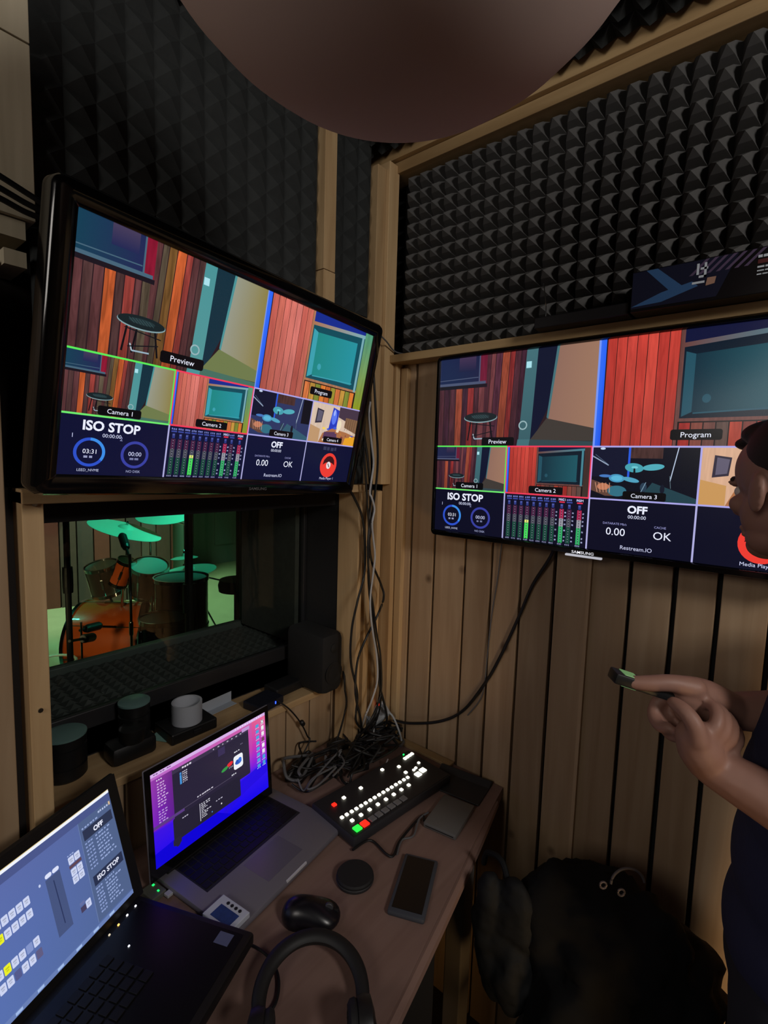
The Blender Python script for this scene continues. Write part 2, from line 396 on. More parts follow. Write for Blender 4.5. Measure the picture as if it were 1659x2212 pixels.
box(bm, -4.9, -4.86, 1.72, 1.98, 0, 2.8, mi=1); box(bm, -5.9, -5.85, 1.6, 6, 0, 2.8)
for q in range(6): box(bm, -5.85, -5.83, 1.9+q*.35, 2.2+q*.35, 0.3, 2.8, mi=0)
box(bm, -5.9, -4.9, 1.5, 1.6, 0, 2.8); box(bm, -7, -0.6, 5.9, 6, 0, 2.8)
st('wall_live_room_far', bm, [mat('teal_dark_wall', (120, 150, 146), 0.8), mat('teal_column', (110, 150, 140), 0.7)])
bm = B(); box(bm, -7, -0.6, -2.5, 6, 2.8, 2.85); st('ceiling_live_room', bm, black_m)
bm = B(); box(bm, -0.66, -0.60, -2.5, YL-.04, 0, 2.8); box(bm, -0.66, -0.60, YR+.03, 6, 0, 2.8); box(bm, -0.66, -0.6, YL-.04, YR+.03, 1.56, 2.8); box(bm, -0.66, -0.6, YL-.04, YR+.03, 0, .9)
st('wall_live_room_near', bm, black_m)

# ================================================================= SCREENS
scr_m = bpy.data.materials.new('lit_screen'); scr_m.use_nodes = True
nt = scr_m.node_tree; b_ = nt.nodes['Principled BSDF']; L = nt.links.new
b_.inputs['Base Color'].default_value = (0.004, 0.004, 0.005, 1); b_.inputs['Roughness'].default_value = 0.25; b_.inputs['Specular IOR Level'].default_value = 0.3
ac = nt.nodes.new('ShaderNodeAttribute'); ac.attribute_name = 'pic'
at = nt.nodes.new('ShaderNodeAttribute'); at.attribute_name = 'grain'
tc = nt.nodes.new('ShaderNodeTexCoord'); mp = nt.nodes.new('ShaderNodeMapping'); mp.inputs['Scale'].default_value = (130, 14, 1)
n1 = nt.nodes.new('ShaderNodeTexNoise'); n1.inputs['Scale'].default_value = 1.0; n1.inputs['Detail'].default_value = 5; n1.inputs['Distortion'].default_value = .8
L(tc.outputs['Object'], mp.inputs[0]); L(mp.outputs[0], n1.inputs['Vector'])
mr = nt.nodes.new('ShaderNodeMapRange'); mr.inputs['From Min'].default_value = .25; mr.inputs['From Max'].default_value = .75; mr.inputs['To Min'].default_value = -0.6; mr.inputs['To Max'].default_value = 0.6
L(n1.outputs['Fac'], mr.inputs['Value'])
mm = nt.nodes.new('ShaderNodeMath'); mm.operation = 'MULTIPLY_ADD'; L(mr.outputs[0], mm.inputs[0]); L(at.outputs['Fac'], mm.inputs[1]); mm.inputs[2].default_value = 1.0
sv = nt.nodes.new('ShaderNodeVectorMath'); sv.operation = 'SCALE'; L(ac.outputs['Color'], sv.inputs[0]); L(mm.outputs[0], sv.inputs['Scale'])
L(sv.outputs[0], b_.inputs['Emission Color']); b_.inputs['Emission Strength'].default_value = 1.0

class Paint:
    """flat coloured shapes on a screen; native px canvas, origin top left"""
    def __init__(s, wpx, hpx, wm, tone=lambda c: c):
        s.V = []; s.F = []; s.C = []; s.G = []; s.k = wm/wpx; s.w = wpx; s.h = hpx; s.z = 0.0; s.tone = tone; s.off = (0, 0); s.sc = (1, 1)
    def cell(s, x, y, w, h, lw=1920, lh=1080): s.off = (x, y); s.sc = (w/lw, h/lh); s.clip = (x, y, x+w, y+h)
    def full(s): s.off = (0, 0); s.sc = (1, 1); s.clip = (0, 0, s.w, s.h)
    def poly(s, pts, col, grain=0.0):
        """col: one colour or one per corner"""
        cs = [col]*len(pts) if not isinstance(col[0], (tuple, list)) else list(col)
        P = [(s.off[0]+p[0]*s.sc[0], s.off[1]+p[1]*s.sc[1]) for p in pts]
        P = [(p, c) for p, c in zip(P, cs)]
        x0, y0, x1, y1 = s.clip
        for ax, lim, sg in ((0, x0, 1), (0, x1, -1), (1, y0, 1), (1, y1, -1)):
            out = []
            for i in range(len(P)):
                (a, ca), (b, cb) = P[i-1], P[i]
                da, db = sg*(a[ax]-lim), sg*(b[ax]-lim)
                if (da >= 0) != (db >= 0):
                    t = da/(da-db); out.append((((a[0]+(b[0]-a[0])*t), (a[1]+(b[1]-a[1])*t)), tuple(ca[j]+(cb[j]-ca[j])*t for j in range(3))))
                if db >= 0: out.append((b, cb))
            P = out
            if len(P) < 3: return
        i0 = len(s.V); s.z += 2.0e-6
        for p, c in P:
            s.V.append(((p[0]-s.w/2)*s.k, (s.h/2-p[1])*s.k, s.z))
        s.F.append(list(range(i0+len(P)-1, i0-1, -1))); s.C += [lin(s.tone(c)) for _, c in reversed(P)]; s.G.append(grain)
    def rect(s, x, y, w, h, col, grain=0.0): s.poly([(x, y), (x+w, y), (x+w, y+h), (x, y+h)], col, grain)
    def rrect(s, x, y, w, h, r, col):
        P = []
        for cx, cy, a0 in ((x+w-r, y+r, -90), (x+w-r, y+h-r, 0), (x+r, y+h-r, 90), (x+r, y+r, 180)):
            for k in range(5):
                a = math.radians(a0+k*22.5); P.append((cx+r*math.cos(a), cy+r*math.sin(a)))
        s.poly(P, col)
    def ell(s, cx, cy, rx, ry, col, n=28, rot=0, grain=0.0):
        c, q = math.cos(rot), math.sin(rot)
        s.poly([(cx+rx*math.cos(2*PI*i/n)*c-ry*math.sin(2*PI*i/n)*q, cy+rx*math.cos(2*PI*i/n)*q+ry*math.sin(2*PI*i/n)*c) for i in range(n)], col, grain)
    def ring(s, cx, cy, r, t, col, a0=0, a1=360, n=40, ry=None):
        ry = ry or r; k = ry/r; s.z += 2e-6; z0 = s.z
        for i in range(n):
            a, b = [math.radians(a0+(a1-a0)*j/n-90) for j in (i, i+1)]
            s.poly([(cx+r*math.cos(a), cy+ry*math.sin(a)), (cx+r*math.cos(b), cy+ry*math.sin(b)), (cx+(r-t)*math.cos(b), cy+(ry-t*k)*math.sin(b)), (cx+(r-t)*math.cos(a), cy+(ry-t*k)*math.sin(a))], col)
            s.z = z0
    def line(s, x0, y0, x1, y1, t, col):
        d = math.hypot(x1-x0, y1-y0) or 1; nx, ny = -(y1-y0)/d*t/2, (x1-x0)/d*t/2
        s.poly([(x0+nx, y0+ny), (x1+nx, y1+ny), (x1-nx, y1-ny), (x0-nx, y0-ny)], col)
    def text(s, t, x, y, size, col, bold=0.0, align='c', stretch=1.0):
        """x,y = baseline; size = cap height in canvas units"""
        v, tr_, w_ = text_tris(t, bold)
        if not len(v): return
        k = size/0.70; w2 = w_*k*stretch; ox = x-(w2/2 if align == 'c' else 0); s.z += 2e-6
        c4 = lin(s.tone(col)); i0 = len(s.V)
        for p in v: s.V.append(((s.off[0]+(ox+p[0]*k*stretch)*s.sc[0]-s.w/2)*s.k, (s.h/2-(s.off[1]+(y-p[1]*k)*s.sc[1]))*s.k, s.z))
        for q in tr_:
            a, b, c = [np.array(s.V[i0+i][:2]) for i in q]
            q2 = q if np.cross(b-a, c-a) > 0 else (q[0], q[2], q[1])
            s.F.append([i0+i for i in q2]); s.C += [c4]*3; s.G.append(0.0)
    def blur_text(s, x, y, w, h, col, n=None):
        """a line of print too small to read: short dashes"""
        n = n or max(2, int(w/(h*1.6))); u = x
        for i in range(n):
            ww = w/n*random.uniform(.5, .85); s.rect(u, y+random.uniform(-.1, .1)*h, ww, h, col); u += w/n
    def build(s, name, parent, z=0.0):
        me = bpy.data.meshes.new(name); me.from_pydata(s.V, [], s.F)
        a = me.attributes.new('pic', 'FLOAT_COLOR', 'CORNER'); a.data.foreach_set('color', np.array(s.C, dtype=np.float32).ravel())
        g_ = me.attributes.new('grain', 'FLOAT', 'FACE'); g_.data.foreach_set('value', np.array(s.G, dtype=np.float32))
        me.materials.append(scr_m)
        o = bpy.data.objects.new(name, me); COL.objects.link(o); o.parent = parent; o.location = (0, 0, z); return o

WHITE = (235, 238, 255)
def plate(p, t, cx, cy, sz, wd_=None, op=(8, 8, 12)):
    w_ = wd_ or len(t)*sz*.95+sz*1.6
    p.rrect(cx-w_/2, cy-sz*1.15, w_, sz*2.0, sz*.45, op); p.text(t, cx, cy+sz*.35, sz, WHITE)
def scene_a(p, T, label=None, lx=830, ly=1030, ls=52):      # hallway corner with the stool
    p.rect(0, 0, 1920, 1080, (42, 26, 32))
    c = T['A']
    # planks right of window
    x = 640
    for w_, cc in ((70, c[0]), (60, c[5]), (80, c[2]), (95, c[1]), (65, c[3]), (70, c[0]), (70, c[4]), (75, c[0])):
        q = tuple(int(v*.8) for v in cc)
        p.poly([(x, 0), (x+w_-8, 0), (x+w_-50, 1080), (x-42, 1080)], [cc, cc, q, q], .8); x += w_
    # window
    p.rect(0, 0, 545, 300, [T['win1'], T['win2'], T['win2'], T['win1']]); p.rect(270, 0, 230, 170, [T['winp'], T['winp'], T['win2'], T['win2']])
    p.rect(545, 0, 16, 330, T['frame']); p.rect(561, 0, 90, 330, T['redp'], .5)
    p.rect(0, 300, 640, 32, T['frame']); p.rect(0, 332, 660, 42, (26, 20, 30)); p.line(0, 262, 540, 250, 10, T['frame'])
    x = 0
    for w_, cc in ((75, c[0]), (80, c[4]), (85, c[0]), (95, c[1]), (70, c[4]), (90, c[3]), (60, c[0]), (80, c[5])):
        q = tuple(int(v*.85) for v in cc)
        p.poly([(x, 374), (x+w_-9, 374), (x+w_-12, 1080), (x, 1080)], [cc, cc, q, q], .9); x += w_
    # teal door post, black door, panel
    p.poly([(1140, 0), (1285, 0), (1235, 1080), (1085, 1080)], [T['teal'], T['teal'], T['teald'], T['teald']])
    p.poly([(1270, 0), (1480, 0), (1420, 640), (1230, 1080), (1225, 1080)], T['door'])
    p.poly([(1500, 0), (1920, 0), (1920, 960), (1415, 780)], [T['panel'], T['panel2'], T['panel2'], T['panel']])
    p.poly([(1480, 0), (1508, 0), (1425, 780), (1405, 760)], T['teal'])
    p.poly([(1405, 770), (1920, 890), (1920, 1020), (1225, 1010)], T['floor2']); p.poly([(1190, 1000), (1920, 1025), (1920, 1080), (1150, 1080)], T['floor'])
    p.poly([(1080, 1000), (1225, 1000), (1215, 1080), (1070, 1080)], T['teal'])
    p.rect(1140, 130, 60, 72, (170, 225, 235)); p.ring(1135, 840, 52, 14, (150, 180, 185))
    # stool
    for a, b_x in ((470, 430), (700, 760), (560, 520)):
        p.line(a, 700, b_x, 1010, 18, (14, 14, 20))
    p.line(520, 990, 680, 985, 14, (150, 175, 190)); p.line(500, 930, 520, 990, 12, (170, 190, 200))
    p.line(440, 800, 780, 840, 10, (18, 20, 26)); p.line(480, 960, 760, 900, 10, (18, 20, 26))
    p.ell(590, 735, 222, 62, (130, 160, 165)); p.ell(590, 728, 216, 56, (22, 34, 38)); p.ell(590, 722, 120, 26, (34, 52, 56))
    for k in range(7): p.line(470+k*30, 705, 520+k*30, 745, 4, (60, 84, 88))
    if label: plate(p, label, lx, ly, ls)
def scene_b(p, T, label=None, lx=880, ly=985, ls=52):      # red planks and the blue window
    p.rect(0, 0, 1920, 1080, (30, 22, 22))
    p.rect(0, 0, 66, 1080, [(60, 110, 240), (40, 100, 250), (30, 80, 230), (50, 110, 240)]); p.rect(0, 0, 12, 1080, (120, 150, 250))
    x = 78; c = T['B']
    for k in range(7):
        cc = c[k % len(c)]; q = tuple(int(v*.84) for v in cc)
        p.poly([(x, 0), (x+86, 0), (x+84, 1080), (x-2, 1080)], [cc, cc, q, q], .35); x += 92
    p.rect(720, 0, 34, 1080, T['post'], .4)
    p.rect(754, 0, 1000, 150, T['navy']); p.poly([(754, 118), (1760, 40), (1760, 84), (754, 160)], [T['post'], T['ledge'], T['ledge'], T['post']])
    p.poly([(754, 160), (1760, 84), (1760, 840), (754, 840)], T['wind'])
    p.poly([(850, 230), (1620, 180), (1620, 760), (850, 760)], [T['w1'], T['w2'], T['w2'], T['w1']])
    p.poly([(770, 200), (850, 230), (850, 760), (770, 800)], T['w3']); p.line(860, 770, 1640, 740, 14, T['w3'])
    p.ell(960, 640, 34, 40, T['w3'])
    p.rect(754, 815, 1010, 30, T['post'], .4); p.rect(1700, 60, 44, 780, T['ledge'])
    p.rect(745, 845, 1175, 235, (24, 18, 20)); x = 760
    for k in range(10):
        p.rect(x, 858, 88, 222, T['low'][k % len(T['low'])], .5); x += 98
    p.rect(1760, 0, 160, 1080, [T['side1'], T['side1'], T['side2'], T['side2']], .3)
    if label: plate(p, label, lx, ly, ls)
def scene_c(p, T, label):                                # drum kit
    p.rect(0, 0, 1920, 1080, T['c0']); p.poly([(1150, 700), (1920, 980), (1920, 1080), (900, 1080)], T['c1'])
    p.rect(700, 0, 600, 230, (70, 46, 44), .8); p.rect(0, 0, 680, 620, (16, 20, 44))
    p.rect(690, 0, 40, 640, (40, 90, 220)); p.line(1560, -10, 1450, 660, 16, (185, 200, 225)); p.line(0, 190, 330, 380, 22, (150, 165, 190)); p.line(60, 160, 330, 370, 8, (90, 110, 140))
    p.rect(1600, 0, 320, 640, (12, 14, 26)); p.ell(200, 40, 50, 22, (200, 215, 240))
    p.ell(810, 420, 170, 92, (70, 160, 175), rot=.1); p.ell(820, 410, 60, 26, (110, 200, 210)); p.ell(1150, 400, 190, 62, (80, 170, 185), rot=-.12); p.poly([(800, 430), (830, 430), (840, 520), (800, 520)], (10, 14, 20))
    p.ell(500, 640, 150, 84, (70, 150, 190), rot=.05); p.ell(505, 640, 110, 55, (90, 180, 215)); p.ell(760, 660, 160, 46, (80, 160, 190), rot=.2); p.ell(280, 600, 120, 30, (70, 120, 190))
    p.poly([(0, 680), (260, 760), (520, 820), (600, 1000), (300, 1010), (0, 900)], (96, 66, 56)); p.ell(250, 820, 120, 70, (190, 120, 90)); p.ell(520, 900, 180, 110, (50, 110, 130))
    for k in range(5): p.line(90+k*70, 740, 140+k*60, 940, 12, (210, 150, 120))
    p.ell(1000, 800, 60, 90, (40, 60, 80)); p.line(1040, 700, 960, 900, 14, (120, 150, 170)); p.ell(1330, 820, 40, 90, (18, 24, 40)); p.line(1440, 560, 1470, 800, 10, (90, 110, 120))
    plate(p, label, 1020, 990, 84)
def scene_d(p, T, label):                                # wide angle view of the control room
    p.rect(0, 0, 1920, 1080, T['d0'], .2); p.poly([(500, 0), (900, 0), (820, 560), (560, 560)], T['d0'])
    p.poly([(210, 150), (470, 190), (440, 520), (190, 560)], (50, 44, 60)); p.poly([(250, 190), (440, 225), (415, 480), (240, 510)], (96, 90, 110))
    p.poly([(820, 60), (1080, 120), (1060, 640), (740, 720)], (40, 60, 190)); p.ell(910, 330, 100, 200, (90, 120, 240)); p.ell(900, 200, 40, 90, (160, 180, 250))
    p.poly([(1080, 0), (1920, 0), (1920, 420), (1400, 380), (1080, 300)], (70, 54, 70)); p.poly([(1400, 280), (1920, 300), (1920, 700), (1380, 560)], (130, 96, 70))
    for k in range(5): p.line(1450+k*95, 300, 1430+k*95, 640, 14, (80, 54, 44))
    p.ell(1160, 520, 90, 150, (235, 220, 190)); p.poly([(540, 800), (900, 640), (1500, 700), (1920, 780), (1920, 1080), (420, 1080)], (170, 110, 70)); p.poly([(600, 760), (1100, 720), (1150, 960), (560, 1000)], (90, 60, 90))
    for k in range(14): p.ell(random.uniform(520, 1850), random.uniform(620, 980), random.uniform(20, 70), random.uniform(16, 44), random.choice([(240, 220, 190), (60, 90, 210), (200, 120, 50), (120, 60, 60), (245, 210, 90)]))
    p.poly([(0, 600), (420, 700), (420, 1080), (0, 1080)], T['d1']); p.poly([(1500, 860), (1920, 800), (1920, 1080), (1440, 1080)], (230, 160, 40))
    plate(p, label, 1000, 975, 84)
def multiview(T, wm, hm):
    Wp = 1920; Hp = Wp*hm/wm; p = Paint(Wp, Hp, wm, T['tone']); p.full(); q = Hp/4; h2 = Hp/2
    p.rect(0, 0, Wp, Hp, (10, 12, 32))
    p.cell(0, 0, 960, h2); scene_a(p, T, 'Preview', *T['lp']); p.cell(960, 0, 960, h2); scene_b(p, T, 'Program', *T['lg'])
    p.cell(0, h2, 480, q); scene_a(p, T, 'Camera 1', 960, 985, 84); p.cell(480, h2, 480, q); scene_b(p, T, 'Camera 2', 960, 985, 84)
    p.cell(960, h2, 480, q); scene_c(p, T, 'Camera 3'); p.cell(1440, h2, 480, q); scene_d(p, T, 'Camera 4')
    # status cells, 480 x 270 each
    NV = T['nv']; pw = (150, 150, 205)
    p.cell(0, h2+q, 480, q, 480, 270); p.rect(0, 0, 480, 270, NV)
    p.text('ISO STOP', 215, 66, 42, WHITE, .03); p.text('00:00:00', 215, 94, 17, (205, 210, 240))
    p.text('1', 52, 104, 19, (190, 195, 230)); p.text('2', 257, 104, 19, (150, 155, 200))
    p.ring(126, 166, 66, 13, (45, 80, 200)); p.ring(126, 166, 66, 13, (60, 140, 230), 0, 125); p.ring(327, 166, 66, 13, (56, 64, 160))
    p.text('03:31', 126, 172, 20, WHITE); p.text('00:00', 327, 172, 20, (200, 205, 240)); p.blur_text(103, 182, 46, 10, (150, 155, 190)); p.blur_text(304, 182, 46, 10, (120, 125, 165))
    p.text('LEED_NVME', 126, 254, 12, (190, 195, 225)); p.text('NO DISK', 327, 254, 12, (160, 165, 205))
    p.cell(480, h2+q, 480, q, 480, 270); p.rect(0, 0, 480, 270, NV)
    xs = [18+k*37 for k in range(8)]+[325, 366, 420]
    for i, x in enumerate(xs):
        hot = i in (8, 10); act = i == 3
        p.blur_text(x-2, 14, 30, 9, (110, 120, 190), 3); p.rect(x-2, 28, 30, 7, (235, 50, 80) if hot else (60, 74, 160))
        p.rect(x+6, 42, 14, 24, (48, 58, 130)); p.blur_text(x+7, 46, 12, 6, (100, 110, 180), 2)
        for s_ in range(2):
            xx = x+2+s_*13
            for (ya_, yb_, cc, hc) in ((70, 122, (74, 34, 66), (170, 40, 80)), (122, 166, (76, 78, 88), (150, 150, 160)), (166, 256, (26, 74, 60), (50, 170, 100))):
                if act: hc2 = {(74, 34, 66): cc, (76, 78, 88): cc, (26, 74, 60): (70, 220, 90)}[cc]
                else: hc2 = hc if hot else cc
                p.rect(xx, ya_, 10, yb_-ya_, hc2)
            if act: p.rect(xx, 148, 10, 16, (225, 235, 120))
        for y_ in range(76, 250, 14): p.rect(x+12, y_, 3, 5, (150, 150, 170))
        p.blur_text(x, 260, 26, 7, (130, 135, 170), 3)
        if i > 6:
            for y_ in (84, 104, 126, 148, 182, 218, 238): p.blur_text(x+30, y_, 9, 8, (170, 175, 215), 2)
    p.text('MIC1', xs[8]+13, 24, 13, (230, 225, 245)); p.text('PGM', xs[10]+13, 24, 13, (230, 225, 245))
    p.cell(960, h2+q, 480, q, 480, 270); p.rect(0, 0, 480, 270, NV)
    p.text('OFF', 232, 62, 36, WHITE, .035); p.text('00:00:00', 232, 90, 17, (215, 220, 245))
    p.text('DATARATE Mb/s', 132, 128, 11, pw); p.text('CACHE', 338, 128, 11, pw); p.text('0.00', 138, 182, 38, WHITE); p.text('OK', 350, 182, 38, WHITE); p.text('Restream.IO', 238, 250, 20, (205, 208, 240))
    p.cell(1440, h2+q, 480, q, 480, 270); p.rect(0, 0, 480, 270, NV)
    p.ell(250, 152, 84, 88, (236, 60, 50)); p.poly([(190, 150), (198, 116), (222, 92), (250, 84), (280, 92), (302, 114), (310, 150), (280, 134), (250, 130), (220, 134)], (60, 14, 20)); p.ell(250, 152, 22, 26, (235, 225, 225)); p.line(240, 140, 260, 166, 7, (60, 60, 70)); p.blur_text(170, 22, 150, 24, (50, 54, 84), 4)
    p.text('Media Player 1', 250, 256, 17, (205, 208, 240))
    p.full(); t = T['lt']; lv = (170, 165, 232)
    p.rect(0, h2-4, 480, 8*t, (90, 235, 90)); p.rect(480, h2-4, 480, 8*t, (240, 60, 90)); p.rect(960, h2-4, 960, 8*t, lv)
    p.rect(0, h2+q-4, 480, 8*t, (110, 235, 110)); p.rect(480, h2+q-4, 480, 8*t, (240, 60, 90)); p.rect(960, h2+q-4, 960, 8*t, lv)
    p.rect(473, h2, 7, q, (90, 225, 90)); p.rect(480, h2, 6, q, (240, 60, 90)); p.rect(951, h2, 6, q, (240, 60, 90)); p.rect(957, h2, 6, q, (200, 160, 230))
    p.rect(1436, h2, 8, q, lv); p.rect(957, 0, 5, h2, (120, 150, 235))
    for x in (476, 956, 1436): p.rect(x, h2+q, 8, q, (176, 174, 224))
    return p

T_left = dict(lt=1.0, tone=lambda c: c, nv=(14, 17, 50), lp=(1020, 985, 56), lg=(1080, 960, 50),
    A=[(92, 54, 56), (196, 92, 48), (120, 84, 44), (150, 62, 56), (78, 52, 52), (86, 74, 60)], win1=(20, 62, 84), win2=(34, 40, 84), winp=(70, 60, 90), frame=(70, 100, 120), redp=(134, 22, 48),
    teal=(74, 146, 150), teald=(84, 150, 150), door=(20, 48, 62), panel=(150, 152, 136), panel2=(140, 128, 70), floor=(70, 110, 96), floor2=(110, 122, 76),
    B=[(196, 96, 84), (206, 108, 92), (212, 112, 100), (218, 120, 108), (222, 124, 114)], post=(168, 116, 84), navy=(24, 44, 140), ledge=(120, 170, 180), wind=(18, 76, 90), w1=(30, 134, 130), w2=(40, 146, 160), w3=(60, 160, 175),
    low=[(200, 110, 60), (186, 140, 60), (120, 130, 50), (214, 120, 50), (196, 100, 44), (150, 140, 50)], side1=(80, 150, 120), side2=(140, 150, 30), c0=(44, 54, 96), c1=(50, 90, 110), d0=(214, 190, 170), d1=(190, 150, 110))
T_right = dict(lt=1.0, tone=lambda c: c, nv=(12, 13, 34), lp=(830, 1030, 50), lg=(900, 975, 50),
    A=[(76, 40, 50), (150, 70, 50), (84, 44, 60), (132, 44, 44), (60, 32, 46), (110, 58, 62)], win1=(28, 38, 74), win2=(30, 34, 66), winp=(66, 50, 80), frame=(74, 82, 110), redp=(104, 26, 50),
    teal=(66, 110, 118), teald=(56, 92, 100), door=(14, 20, 44), panel=(142, 106, 92), panel2=(156, 118, 96), floor=(50, 70, 76), floor2=(64, 58, 54),
    B=[(184, 58, 50), (192, 64, 54), (196, 68, 58), (200, 66, 56), (206, 74, 62)], post=(104, 66, 62), navy=(18, 22, 56), ledge=(70, 130, 145), wind=(14, 28, 42), w1=(20, 48, 62), w2=(30, 86, 98), w3=(36, 80, 96),
    low=[(150, 44, 40), (124, 66, 56), (104, 64, 58), (90, 68, 62), (160, 60, 46), (110, 50, 44)], side1=(70, 44, 44), side2=(60, 50, 44), c0=(12, 14, 28), c1=(34, 64, 74), d0=(214, 170, 140), d1=(200, 150, 90))

def television(mw, w, h, bz, bot, T, label, red, brandpos, brandcol, r=0.012):
    t = thing('television', label, 'television', mw=mw)
    # hollow bezel: rounded outer rectangle with an inner hole, lipped, plus rear housing
    def bez(bm):
        def loop(x0, x1, y0, y1, rr, z, n=6):
            P = []
            for cx, cy, a0 in ((x1-rr, y1-rr, 0), (x0+rr, y1-rr, 90), (x0+rr, y0+rr, 180), (x1-rr, y0+rr, 270)):
                for k in range(n+1):
                    a = math.radians(a0+90*k/n); P.append(bm.verts.new((cx+rr*math.cos(a), cy+rr*math.sin(a), z)))
            return P
        X, Y = w/2, h/2
        ls = [loop(-X, X, -Y, Y, .0015, -0.004), loop(-X, X, -Y, Y, .0015, 0.003), loop(-X-bz*.25, X+bz*.25, -Y-bot*.25, Y+bz*.25, .004, 0.007),
              loop(-X-bz*.8, X+bz*.8, -Y-bot*.85, Y+bz*.8, .012, 0.006), loop(-X-bz, X+bz, -Y-bot, Y+bz, .018, -0.003), loop(-X-bz, X+bz, -Y-bot, Y+bz, .018, -0.028)]
        for a, b in zip(ls, ls[1:]):
            n = len(a)
            for k in range(n): bm.faces.new((a[k], a[(k+1) % n], b[(k+1) % n], b[k]))
        bm.faces.new(list(reversed(ls[-1])))
    one('bezel', bez, blackg, t, smooth=True, angle=50)
    one('rear_housing', lambda bm: box(bm, -w*.42, w*.42, -h*.45, h*.42, -0.045, -0.0285, bev=.008), blackp, t)
    one('panel', lambda bm: box(bm, -w/2, w/2, -h/2, h/2, -0.006, -0.0012), blackg, t)
    multiview(T, w, h).build('screen', t, 0.0)
    v, tr_, w_ = text_tris('SAMSUNG', 0.01); k = red/0.7
    me = bpy.data.meshes.new('brand_lettering'); me.from_pydata([((p[0]-w_/2)*k*1.25+brandpos[0], p[1]*k+brandpos[1], brandpos[2]) for p in v], [], tr_)
    me.materials.append(brandcol); o = bpy.data.objects.new('brand_lettering', me); COL.objects.link(o); o.parent = t; o['label'] = 'pale brand lettering on the lower bezel'
    return t
# left: 32 inch on an arm, tilted down
asp = 1.85; wL = 0.70; hL = wL/asp
uxL = Vector((-0.0928, 0.9952, -0.0317)); uyL = Vector((0.1771, 0.0479, 0.983)); cL = Vector((0.1029, -0.592, 1.7638))
tvl = television(frame(cL, uxL, uyL), wL, hL, 0.034, 0.034, T_left, 'glossy black television hanging tilted over the window, pictures washed pale and teal', 0.006, (0.045, -hL/2-0.022, 0.0068), mat('brand_dim', (110, 110, 112), 0.5))
one('wall_arm', lambda bm: (tube(bm, [(0, 0.0, -0.044), (0.0, 0.0, -0.10)], 0.02, 12), box(bm, -.1, .1, -.05, .05, -.06, -.044, bev=.004)), blackp, tvl)
# right: wider one flat on the plank wall
wR, hR = 0.815, 0.452
tvr = television(frame((0.612, -0.072, 1.669), (1, 0, 0), (0.0, 0.0, 1)), wR, hR, 0.010, 0.016, T_right, 'large flat television on the plank wall, half hidden by the person', 0.006, (-0.005, -hR/2-0.0125, 0.0078), mat('brand_bright', (235, 235, 240), 0.4, emit=(235, 235, 245), es=0.8), )
one('chin_light', lambda bm: (box(bm, -0.045, 0.035, -hR/2-0.021, -hR/2-0.0165, -0.004, 0.004, bev=.001)), mat('chin_glow', (220, 220, 225), .3, emit=(220, 222, 235), es=0.55), tvr)
one('wall_bracket', lambda bm: box(bm, -.15, .15, -.12, .12, -.07, -.044), blackp, tvr)

# ================================================================= DESK AND WHAT STANDS ON IT
ZD = 0.75
desk = thing('desk', 'pinkish wooden desk in the corner below both televisions', 'desk', (0, 0, 0))
def dtop(bm):
    P = [(-0.095, -0.93), (-0.095, -0.004), (0.415, -0.004), (0.425, -0.06), (0.461, -0.25), (0.53, -0.58), (0.60, -0.95), (0.66, -1.45), (-0.015, -1.45), (-0.015, -0.93)]
    a = [bm.verts.new((x, y, ZD)) for x, y in P]; b = [bm.verts.new((x, y, ZD-0.028)) for x, y in P]
    bm.faces.new(list(reversed(a))); bm.faces.new(b)
    for k in range(len(P)): bm.faces.new((a[k], a[(k+1) % len(P)], b[(k+1) % len(P)], b[k]))
    bmesh.ops.recalc_face_normals(bm, faces=bm.faces)
one('desk_top', dtop, desk_m, desk)
one('edge_strip', lambda bm: tube(bm, [(0.418, -0.06, ZD-.014), (0.463, -0.25, ZD-.014), (0.532, -0.58, ZD-.014), (0.602, -0.95, ZD-.014)], 0.0135, 8), desk_m, desk)
one('under_desk_shade', lambda bm: box(bm, .405, .425, -1.30, -.33, .04, ZD-.028, bev=.002), black_m, desk)  # black panel added to stand in for the dark under the desk
for x, y in ((0.448, -0.27), (0.58, -1.0), (-0.06, -0.06), (0.02, -1.38), (0.6, -1.38)):
    one('leg', lambda bm: box(bm, x-.022, x+.022, y-.022, y+.022, 0, ZD-.028, bev=.003), mat('leg_grey', (96, 90, 84), .6), desk)

# --- silver laptop
uM = Vector((-0.14, 0.99, 0)).normalized(); fM = Vector((uM.y, -uM.x, 0))   # f points to the user
hc = Vector((-0.005, -0.605, ZD))
mac = thing('laptop', 'silver laptop with a purple and blue desktop picture, open in the middle of the desk', 'laptop', mw=frame(hc, uM, -fM))
# local: x along hinge (right), y away from user, z up
MW, MD, MT = 0.338, 0.238, 0.016
one('base', lambda bm: box(bm, -MW/2, MW/2, -MD, 0.004, 0.0015, MT, bev=.005), alu, mac, smooth=True)
one('keyboard_well', lambda bm: box(bm, -.137, .137, -.126, -.016, MT-.001, MT+.0003), mat('key_well', (30, 30, 34), .6), mac)
key_m = mat('laptop_key', (8, 8, 10), .5); key = None
rows = [(0.009, 14, None), (0.0155, 14, None), (0.0155, 14, None), (0.0155, 13, None), (0.0155, 12, None), (0.0155, 8, None)]
yk = -0.019
for ri, (hh, n, _) in enumerate(rows):
    if ri < 5: ws = [0.27/n]*n
    else: ws = [.0187, .0187, .0187, .023, .098, .023, .0187, .0513]
    if ri == 3: ws = [0.031]+[(0.27-.062)/11]*11+[0.031]
    if ri == 4: ws = [0.041]+[(0.27-.082)/10]*10+[0.041]
    x = -0.135
    for w_ in ws:
        o = one('key', lambda bm: box(bm, 0.0012, w_-.0022, -hh+.0001, 0, 0, .0013, bev=.0004), key_m, mac); o.location = (x, yk, MT+.0003); x += w_
    yk -= hh+0.0026
